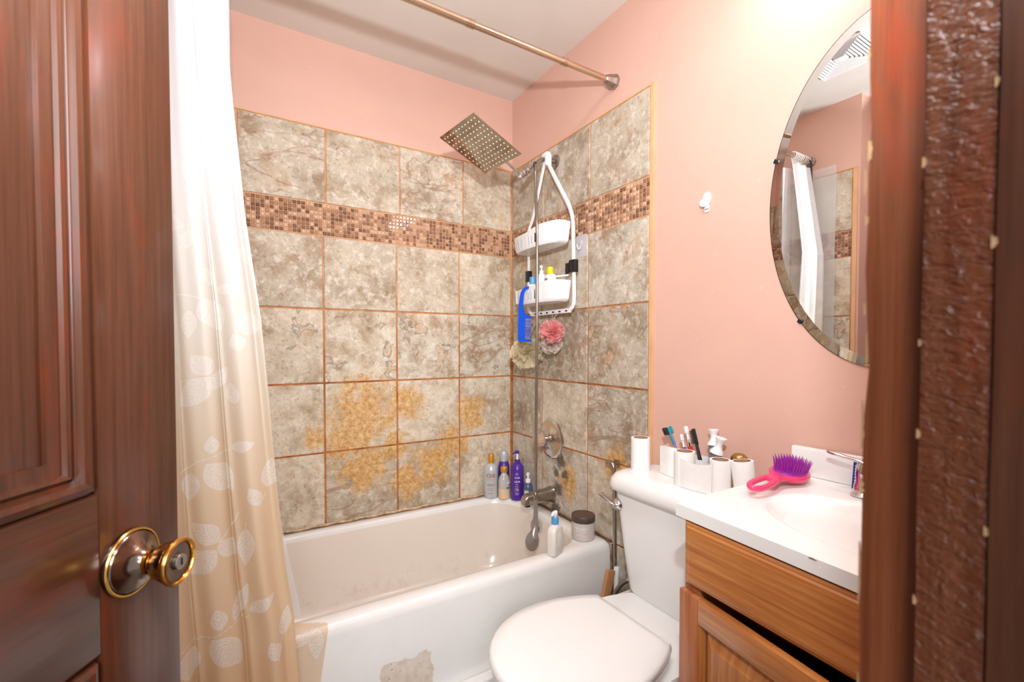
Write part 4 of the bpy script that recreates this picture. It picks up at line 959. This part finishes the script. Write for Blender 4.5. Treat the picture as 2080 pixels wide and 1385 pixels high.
def rolls():
    Z = .7808
    g = 'nearly used-up paper rolls on the toilet tank'
    def roll(label, loc, r, h, rot=(0, 0, 0), ri=None):
        t = thing('toilet_roll', label, 'paper roll', loc, 0, g, rot)
        ri = ri or r * .78
        part('paper', lathe([(ri, 0), (r, 0), (r * 1.01, .003), (r * 1.01, h - .002), (r, h), (ri, h)], 40, False), 'paper', t)
        part('cardboard_core', lathe([(ri, .002), (ri - .0012, .002), (ri - .0012, h - .001), (ri, h - .001)], 40, False), 'card', t)
        part('core_inside', lathe([(0, h - .010), (ri - .0013, h - .010)], 40, False), 'card_dark', t)
        return t
    roll('white paper roll standing alone at the left end of the toilet tank', (-.120, -1.043, Z), .0315, .108)
    b = roll('white paper roll in front of the upright toothbrushes, at the left of the row', (-.140, -1.237, Z), .0300, .102)
    sheet = lambda path, h: None
    P = smoothpath([(.020, .024, 0), (.032, .055, 0), (.028, .085, 0), (.040, .128, 0)], 6)
    part('loose_sheet', tuple(([(p.x, p.y, z) for p in P for z in (0.001, .096 - .25 * max(0, p.y - .10) - .12 * max(0, .06 - p.y))] + [(p.x + .0006, p.y, z) for p in P for z in (0.001, .096 - .25 * max(0, p.y - .10) - .12 * max(0, .06 - p.y))],
        [(2 * i, 2 * i + 2, 2 * i + 3, 2 * i + 1) for i in range(len(P) - 1)] + [(2 * (i + len(P)), 2 * (i + len(P)) + 1, 2 * (i + len(P)) + 3, 2 * (i + len(P)) + 2) for i in range(len(P) - 1)])), 'paper', b)
    c = roll('white paper roll in the middle of the row, joined by a loose sheet', (-.135, -1.352, Z), .0285, .100)
    P = smoothpath([(-.034, .112, 0), (-.0365, .085, 0), (-.034, .060, 0), (-.031, .030, 0), (-.0300, .006, 0)], 6)
    part('loose_sheet', ([(p.x, p.y, z) for p in P for z in (0.0008, .088 - .010 * math.sin(PI * (p.y - .006) / .106))] + [(p.x + .0007, p.y, z) for p in P for z in (0.0008, .088 - .010 * math.sin(PI * (p.y - .006) / .106))],
        [(2 * i, 2 * i + 2, 2 * i + 3, 2 * i + 1) for i in range(len(P) - 1)] + [(2 * (i + len(P)), 2 * (i + len(P)) + 1, 2 * (i + len(P)) + 3, 2 * (i + len(P)) + 2) for i in range(len(P) - 1)]), 'paper', c)
    roll('tilted white paper roll next to the vanity top', (-.105, -1.412, Z + .002), .0290, .102, (R(-7), R(-2), 0))
    # cup with brushes behind the rolls
    t = thing('toothbrush_cup', 'white plastic cup of brushes behind the paper rolls', 'cup', (-.082, -1.240, Z))
    part('cup', lathe([(.026, 0), (.030, .002), (.033, .074), (.034, .076), (.0315, .076), (.028, .006), (0, .005)], 30, False, 1., 1.35), 'white', t)
    def stick(name, label, p0, p1, m, r=.0042, cat='brush'):
        a, b_ = Vector(p0), Vector(p1); L = (b_ - a).length
        q = (b_ - a).to_track_quat('Z', 'X').to_euler(); o = thing(name, label, cat, p0, rot=q)
        part('handle', tube([(0, 0, 0), (0, 0, L * .5), (0, 0, L)], [r * 1.15, r, r * .8], 10), m, o); return o, L
    o, L = stick('hair_dye_brush', 'teal and lilac tinting brush with black bristles, leftmost in the cup', (-.085, -1.205, Z + .008), (-.070, -1.122, .916), 'lilac')
    part('brush_neck', box(-.003, .003, -.0055, .0055, L * .70, L + .014, .002), 'teal', o); part('bristle_block', box(-.005, .005, -.022, -.0055, L - .010, L + .014, .001), 'black_plastic', o); part('bristle_block', box(-.005, .005, .0055, .014, L - .006, L + .018, .001), 'teal', o)
    o, L = stick('toothbrush', 'white toothbrush with red tip behind the first paper roll', (-.080, -1.235, Z + .008), (-.072, -1.192, .925), 'white')
    part('brush_head', box(-.0045, .0045, -.007, .007, L - .004, L + .020, .004, 3), 'white', o); part('tip_stripe', box(-.0052, -.003, -.004, .005, L + .002, L + .017, .001), 'red', o); part('grip', box(-.0058, .0058, -.0058, .0058, L * .58, L * .70, .002), 'red', o)
    o, L = stick('toothbrush', 'white and purple toothbrush half hidden beside the red-tipped one', (-.092, -1.222, Z + .008), (-.078, -1.180, .900), 'white', .0036)
    part('grip', box(-.0045, .0045, -.0045, .0045, L * .68, L * .80, .001), 'purple', o); part('brush_head', box(-.004, .004, -.006, .006, L - .004, L + .018, .003, 3), 'label_white', o)
    o, L = stick('eyebrow_brush', 'black spiral-toothed styling brush leaning in the cup', (-.088, -1.272, Z + .008), (-.086, -1.236, .905), 'black_plastic', .0055)
    part('brush_spine', box(-.003, .004, -.004, .006, L - .01, L + .040, .001), 'black_plastic', o)
    V = ([], [])
    for k in range(9): V = join(V, xf(box(-.004, .004, -.014, .0, -.0012, .0012), T(0, -.002, L + k * .0046) @ RX(18)))
    part('bristles', V, 'black_plastic', o)
    o, L = stick('cosmetic_pencil', 'thin brown and black pencil standing in the cup', (-.070, -1.225, Z + .008), (-.078, -1.205, .896), 'black_plastic', .003); part('sharpened_tip', lathe([(.003, L - .001), (.0006, L + .012)], 8), 'card', o)
    def scrub(label, p, rot, ):
        o = thing('scrub_brush', label, 'brush', p, rot=tuple(R(a) for a in rot))
        V = ([], []); rg = random.Random(5)
        for k in range(120):
            a, q = rg.uniform(0, 2 * PI), math.sqrt(rg.random()) * .0165
            V = join(V, tube([(q * math.cos(a) * .9, q * math.sin(a) * .9, .006), (q * math.cos(a), q * math.sin(a), .046)], .0007, 4))
        b_ = part('bristles', V, 'grey_bristle', o); b_['kind'] = 'stuff'
        part('skirt', lathe([(.020, .044), (.0195, .050), (.012, .060), (.0105, .066)], 28), 'white', o)
        part('grip_knob', lathe([(.0105, .064), (.0095, .072), (.0115, .083), (.0160, .090), (.0160, .093), (.013, .0945)], 28), 'white', o)
    scrub('white round scrub brush with grey bristles, nearer the wall', (-.050, -1.275, Z + .070), (-8, 8, 0))
    scrub('white round scrub brush with grey bristles, tilted toward the vanity', (-.082, -1.290, Z + .058), (14, 6, 0))
    t = thing('perfume_bottle', 'amber bottle with brushed gold ball top behind the paper rolls', 'bottle', (-.034, -1.345, Z))
    part('body', lathe([(.016, 0), (.020, .003), (.020, .048), (.012, .060)], 28), 'amber', t)
    part('ball_top', lathe([(.010, .058), (.018, .064), (.0235, .074), (.0245, .083), (.0215, .094), (.013, .102), (.0, .1045)], 32, False), 'brass_ball', t)
    o = thing('ointment_tube', 'small white tube with orange end lying behind the tilted paper roll', 'tube', (-.045, -1.425, Z + .013), rot=(R(90), 0, 0))
    part('tube_body', lathe([(.0125, -.034), (.0125, .022), (.010, .03)], 24), 'white', o); part('cap', lathe([(.0128, -.048), (.0128, -.034)], 24), 'orange', o)
rolls()
def bidet():
    t = thing('bidet_sprayer', 'chrome bidet sprayer on its wall bracket with ribbed metal hose behind the tank', 'sprayer')
    part('wall_bracket', join(box(-.012, -.0005, -.826, -.800, .718, .748, .003), box(-.034, -.010, -.822, -.806, .728, .740, .002)), 'nickel', t)
    part('spray_handle', tube(smoothpath([(-.030, -.778, .730), (-.032, -.800, .738), (-.033, -.822, .728), (-.033, -.828, .69), (-.033, -.829, .66)], 5), [.006, .0065, .007, .008, .009, .0095, .01, .0105, .0105, .010, .0095, .009, .0085, .008, .008, .008, .0075, .0075, .007, .007, .007], 12), 'nickel', t)
    pts = smoothpath([(-.033, -.829, .665), (-.032, -.830, .55), (-.030, -.831, .40), (-.030, -.832, .25), (-.030, -.832, .13), (-.034, -.845, .075), (-.05, -.87, .06)], 34)
    part('hose', tube(pts, [.0066 + .0011 * (i % 2) for i in range(len(pts))], 8), 'nickel', t, ang=70)
    pts = smoothpath([(-.05, -.87, .06), (-.085, -.882, .18), (-.10, -.90, .265), (-.10, -.935, .325), (-.10, -.975, .362), (-.10, -1.000, .374), (-.10, -1.018, .377)], 30)
    part('hose_loop', tube(pts, [.0076 + .0012 * (i % 2) for i in range(len(pts))], 8), 'nickel', t, ang=70)
    o = thing('wooden_board', 'narrow wooden stick leaning in the gap between tub and toilet', 'stick', (-.165, -.853, .0), rot=(R(1.0), R(14), 0)); part('plank', box(-.019, .019, -.008, .008, .004, .352, .002), 'wood_stick', o)
    o = thing('toilet_brush', 'slim white brush handle standing beside the metal hose', 'brush', (-.060, -.860, 0), rot=(0, R(2), 0))
    part('handle', lathe([(.010, .10), (.009, .20), (.0095, .31), (.012, .335), (.010, .345)], 16), 'white', o); part('holder', lathe([(.028, 0), (.030, .01), (.024, .12), (.012, .125)], 24), 'white', o)
    o = thing('green_bottle', 'bright green capped bottle behind the toilet bowl', 'bottle', (-.515, -.865, 0))
    part('body', lathe([(.024, 0), (.028, .004), (.028, .17), (.012, .20)], 28), 'white', o); part('cap', lathe([(.012, .198), (.0125, .202), (.0125, .245), (.010, .250)], 20), 'green', o)
bidet()

# ------------------------------------------------------------------ vanity, top, tap, brush
VA = T(.0, -1.484, 0)
TAPER = .17      # the cabinet stands slightly deeper toward the doorway
def taper(root):
    for o in root.children:
        if o.type == 'MESH':
            for v in o.data.vertices: v.co.x *= 1 + TAPER * max(0, -v.co.y)
def vanity():
    t = thing('vanity_cabinet', 'golden oak bathroom vanity cabinet with its door slightly open', 'cabinet', (0, -1.484, 0), 0)
    x0 = -.452
    part('side_panel', box(x0, -.030, -.030, -.014, .0, .833, .001), 'oak_v', t); part('side_panel', box(x0, -.030, -.545, -.530, .0, .833, .001), 'oak_v', t)
    part('back_panel', box(-.034, -.028, -.530, -.030, .02, .833), 'dark', t); part('floor_panel', box(x0 + .01, -.034, -.530, -.030, .09, .105), 'oak_h', t)
    part('toe_kick', box(x0 + .05, x0 + .06, -.530, -.030, 0, .09), 'dark', t)
    part('face_stile', box(x0 - .018, x0, -.056, -.014, .0, .833, .001), 'oak_red', t); part('face_stile', box(x0 - .018, x0, -.545, -.505, .0, .833, .001), 'oak_red', t)
    part('face_rail', box(x0 - .018, x0, -.505, -.056, .792, .833, .001), 'oak_h', t)
    # false drawer front with moulded edge
    def rings(y0, y1, z0, z1, prof, xf0):
        return [[(xf0 - h, y1 - i, z0 + i), (xf0 - h, y0 + i, z0 + i), (xf0 - h, y0 + i, z1 - i), (xf0 - h, y1 - i, z1 - i)] for i, h in prof]
    V, Fc = loft(rings(-.530, -.022, .697, .828, [(0, 0), (0, .010), (.004, .013), (.007, .0135), (.010, .0165), (.015, .0175), (.017, .0185), (.020, .0185)], x0 - .018)); part('drawer_front', (V, Fc), 'oak_h', t, ang=18)
    # door leaf, hinged at its left edge and standing ajar
    d = bpy.data.objects.new('cabinet_door', None); COL.objects.link(d); d.parent = t; d.location = (x0 - .021, -.018, 0); d.rotation_euler = (0, 0, R(-9.2))
    z0, z1, W = .055, .684, .500; fw = .052
    def pr(name, a, b, c, e, m): part(name, box(-.019, 0, a, b, c, e, .003, 2), m, d)
    pr('stile', -fw, 0, z0, z1, 'oak_red'); pr('stile', -W, -W + fw, z0, z1, 'oak_red'); pr('rail', -W + fw, -fw, z1 - fw, z1, 'oak_h'); pr('rail', -W + fw, -fw, z0, z0 + fw, 'oak_h')
    V, Fc = loft(rings(-W + fw - .001, -fw + .001, z0 + fw - .001, z1 - fw + .001, [(0, .004), (.0, .0145), (.003, .014), (.007, .008), (.009, .004), (.013, .004), (.030, .0125), (.034, .0145), (.038, .0145)], 0)); part('raised_panel', (V, Fc), 'oak_v', d, ang=15)
    o = thing('washbasin', 'white marble-look vanity basin with broad worktop and low backsplash', 'sink', (0, -1.484, 0), 0)
    # slab with sink hollow, as a height field
    nx, ny = 100, 110; xs = np.linspace(-.486, -.004, nx); ys = np.linspace(-.552, 0, ny); V = []
    for x in xs:
        for y in ys:
            q = math.sqrt(((x + .262) / .150) ** 2 + ((y + .29) / .205) ** 2); dz = 0
            if q < 1.0: dz = -.125 * (1 - q ** 2) ** 1.5
            rim = .0030 * math.exp(-((q - 1.06) / .05) ** 2)
            V.append((x, y, .860 + dz + rim * 0))
    Fc = [(i * ny + j, i * ny + j + 1, (i + 1) * ny + j + 1, (i + 1) * ny + j) for i in range(nx - 1) for j in range(ny - 1)]
    b = len(V); 
    loop = [i * ny for i in range(nx)] + [(nx - 1) * ny + j for j in range(1, ny)] + [i * ny + ny - 1 for i in range(nx - 2, -1, -1)] + [j for j in range(ny - 2, 0, -1)]
    for k in loop: V.append((V[k][0], V[k][1], .8338))
    n = len(loop); Fc += [(loop[i], loop[(i + 1) % n], b + (i + 1) % n, b + i) for i in range(n)] + [tuple(b + i for i in range(n))]
    part('slab', (V, Fc), 'marble', o, ang=40)
    part('backsplash', box(-.024, -.003, -.552, -.002, .8602, .934, .003), 'marble', o)
    part('chip', xf(lathe([(0, -.0006), (.004, -.0004), (.0035, .0004), (0, .0006)], 7), T(-.4858, -.285, .857) @ RY(60) @ Matrix.Diagonal((.9, 1.8, 1, 1))), 'card', o, 'small brown chip in the front edge')
    part('drain', xf(lathe([(.020, 0), (.021, .002), (.012, .001)], 24), T(-.262, -.29, .737)), 'chrome', o)
    taper(t); taper(o)
    # tap with two lever handles
    f = thing('basin_tap', 'chrome two-lever basin tap at the back of the sink', 'tap', VA @ Vector((-.088, -.292, .8606)), 0)
    part('base_plate', loft([rrect(0, 0, .026, .088, .025, 0, 8), rrect(0, 0, .026, .088, .025, .008, 8), rrect(0, 0, .020, .080, .02, .014, 8)]), 'chrome', f)
    part('spout', tube(smoothpath([(0, 0, .01), (-.01, 0, .055), (-.05, 0, .075), (-.10, 0, .062), (-.115, 0, .045)], 6), [.016 - .005 * i / 24 for i in range(25)], 16), 'chrome', f)
    for s in (1, -1):
        h = part('handle_base', xf(lathe([(.027, .0005), (.0275, .004), (.022, .010), (.021, .022), (.0175, .034), (.0185, .050), (.017, .066), (.014, .074), (.0, .077)], 32, False), T(.002, s * .098, 0)), 'chrome', f)
        part('lever', tube(smoothpath([(.002, s * .094, .072), (.002, s * .115, .078), (.002, s * .145, .082), (.002, s * .176, .088)], 6), [.0075, .0075, .0072, .007, .0068, .0066, .0064, .0062, .0062, .0062, .0062, .0064, .0066, .007, .0072, .0072, .0068, .006, .004], 14, .7, ref=(0, 0, 1)), 'chrome', h)
    p = thing('toothpaste_sachet', 'small blue packet propped behind the tap handle', 'packet', VA @ Vector((-.045, -.172, .8608)), rot=(0, R(8), 0))
    part('packet', box(-.002, .002, -.020, .020, 0, .064, .0008, 1), 'packet_blue', p)
    V = ([], [])
    for k in range(7): V = join(V, box(-.0026, -.0021, .012, .0155, .012 + k * .0068, .0150 + k * .0068))
    part('print', V, 'label_white', p)
vanity()
def hairbrush():
    t = thing('hairbrush', 'hot pink hairbrush with purple bristles lying on the vanity top', 'hairbrush', (-.118, -1.528, .8640), rot=(R(8), R(2.5), R(6)))
    # local x toward the back of the head, handle toward -x
    hd = []
    for z_, k in ((.006, .80), (.009, .93), (.015, 1.0), (.021, .985), (.024, .93)): hd.append([(.062 * k * math.cos(a) * (1 if math.cos(a) > 0 else 1.05), .042 * k * math.sin(a), z_ + .010 * (math.cos(a) * .3 + .3) ** 2) for a in np.linspace(0, 2 * PI, 41)[:-1]])
    part('head', loft(hd), 'hot_pink', t)
    part('cushion', loft([[(.056 * k * math.cos(a), .036 * k * math.sin(a), z_) for a in np.linspace(0, 2 * PI, 33)[:-1]] for z_, k in ((.024, 1.), (.028, .9), (.030, .6))]), 'magenta', t)
    V = ([], [])
    for i in range(-8, 9):
        for j in range(-5, 6):
            x, y = i * .0064, j * .0066 + (i % 2) * .003
            if (x / .052) ** 2 + (y / .033) ** 2 > 1: continue
            V = join(V, tube([(x, y, .026), (x * 1.08, y * 1.10, .040), (x * 1.20 + .001 * math.sin(i * 7), y * 1.25, .056)], [.0017, .0013, .0005], 5))
    o = part('bristles', V, 'magenta', t); o['kind'] = 'stuff'
    # handle ring with a long hole
    loop = smoothpath([(-.056, .010, .016), (-.080, .008, .018), (-.105, .012, .017), (-.140, .015, .014), (-.178, .013, .011), (-.196, 0, .010), (-.178, -.013, .011), (-.140, -.015, .014), (-.105, -.012, .017), (-.080, -.008, .018), (-.056, -.010, .016)], 6)
    part('handle', tube(loop, .0068, 12), 'hot_pink', t)
    part('neck', loft([[(x, hy * math.cos(a), .017 + hz * math.sin(a)) for a in np.linspace(0, 2 * PI, 21)[:-1]] for x, hy, hz in ((-.112, .012, .005), (-.095, .015, .008), (-.075, .017, .009), (-.052, .026, .007), (-.040, .03, .005))]), 'hot_pink', t)
hairbrush()

# ------------------------------------------------------------------ mirror, wall hook, vent, light fitting
def mirror():
    t = thing('oval_mirror', 'large oval mirror without a frame on the pink wall above the sink', 'mirror', (.007, -1.685, 1.577), rot=(0, R(-90), 0))
    a, b, n = .281, .432, 160
    # local x is up (height b), local y is along the wall
    el = lambda k, z: [((b - k) * math.cos(q), (a - k) * math.sin(q), z) for q in np.linspace(0, 2 * PI, n + 1)[:-1]]
    V, Fc = loft([el(0.0005, .0005), el(0, .003), el(.026, .0062)], False); s = n; Fc.append(tuple(2 * s + i for i in range(s))); Fc.append(tuple(reversed(range(s))))
    o = mk('mirror_glass', (V, Fc), 'mirror', t); recalc(o)
    part('bevel_edge', loft([el(-.0006, .0004), el(-.0006, .0034), el(.0006, .0036)], False), 'steel', t)
    for th in (19, 161, -46, -134):
        c, s_ = math.cos(R(th)), math.sin(R(th)); y, z = a * c, b * s_
        part('mirror_clip', xf(box(-.006, .006, -.006, .004, .0, .0085, .0015), T(z, y, 0) @ RZ(math.degrees(math.atan2(y, z)) - 90)), 'black_plastic', t)
mirror()
def wall_hook():
    t = thing('wall_hook', 'small white plastic hook stuck on the pink wall', 'hook', (.0065, -1.202, 1.672))
    part('hook_plate', xf(lathe([(.0125, 0), (.0135, .003), (.012, .008), (.007, .0105), (0, .0115)], 32, False, 1.6, 1), T(0, 0, .002) @ RY(-90)), 'white', t)
    part('hook_lip', xf(lathe([(0, -.013), (.007, -.011), (.0115, -.004), (.0115, .004), (.007, .010), (0, .013)], 20, False), T(-.012, .008, -.012) @ RX(20)), 'white', t)
    b = part('adhesive_tab', box(-.003, -.0005, -.008, .010, -.040, -.018, .001), 'white', t)
    for k in range(3): part('slot', box(-.0036, -.0028, -.005 + k * .0045, -.003 + k * .0045, -.034, -.029), 'dark', b)
wall_hook()
def vent():
    t = thing('ceiling_vent', 'square white ceiling vent with concentric louvres, seen in the mirror', 'vent', (-1.09, -1.11, CZ))
    hs = np.linspace(.125, .022, 9)
    part('backing', box(-.115, .115, -.115, .115, -.006, -.0005), 'dark', t)
    for h in hs:
        V, Fc = loft([[(-k, -k, z), (k, -k, z), (k, k, z), (-k, k, z)] for k, z in ((h, -.006), (h, -.016), (h - .0055, -.013), (h - .0055, -.006))], False)
        part('louvre', (V, Fc), 'white', t)
    part('centre_plate', box(-.018, .018, -.018, .018, -.016, -.006, .002), 'white', t)
vent()
def vanity_light():
    t = thing('vanity_light', 'white three-globe light bar above the oval mirror', 'wall light', (.007, -1.70, 2.27))
    part('back_plate', box(-.030, -.0005, -.27, .27, -.045, .045, .008), 'chrome', t)
    m = NT('lit_globe'); n = m.noise(m.coord(), 4, 1)
    m.set(Base_Color=m.ramp(n, [(0, srgb(250, 246, 240)), (1, srgb(255, 252, 246))]), Emission_Color=(.87, .93, 1, 1), Emission_Strength=32.); M['globe'] = m.m
    for y in (-.18, 0, .18):
        g = part('lamp_holder', xf(lathe([(.022, .028), (.024, .034), (.018, .05)], 20), T(0, y, 0) @ RY(-90)), 'chrome', t)
        part('globe', xf(lathe([(.001, -.045)] + [(.045 * math.sin(a), -.045 * math.cos(a)) for a in np.linspace(.2, PI - .2, 14)] + [(.001, .045)], 24), T(-.093, y, 0)), 'globe', g)
vanity_light()
def overhead_fill_rim():
    t = thing('overhead_fill_rim', 'added round rim on the ceiling around an unseen fill lamp', 'ceiling light', (-.85, -1.45, CZ))
    part('rim', lathe([(.17, -.0005), (.172, -.012), (.165, -.018), (.155, -.018)], 48, False), 'white', t)  # rim added to go round the overhead fill lamp
overhead_fill_rim()
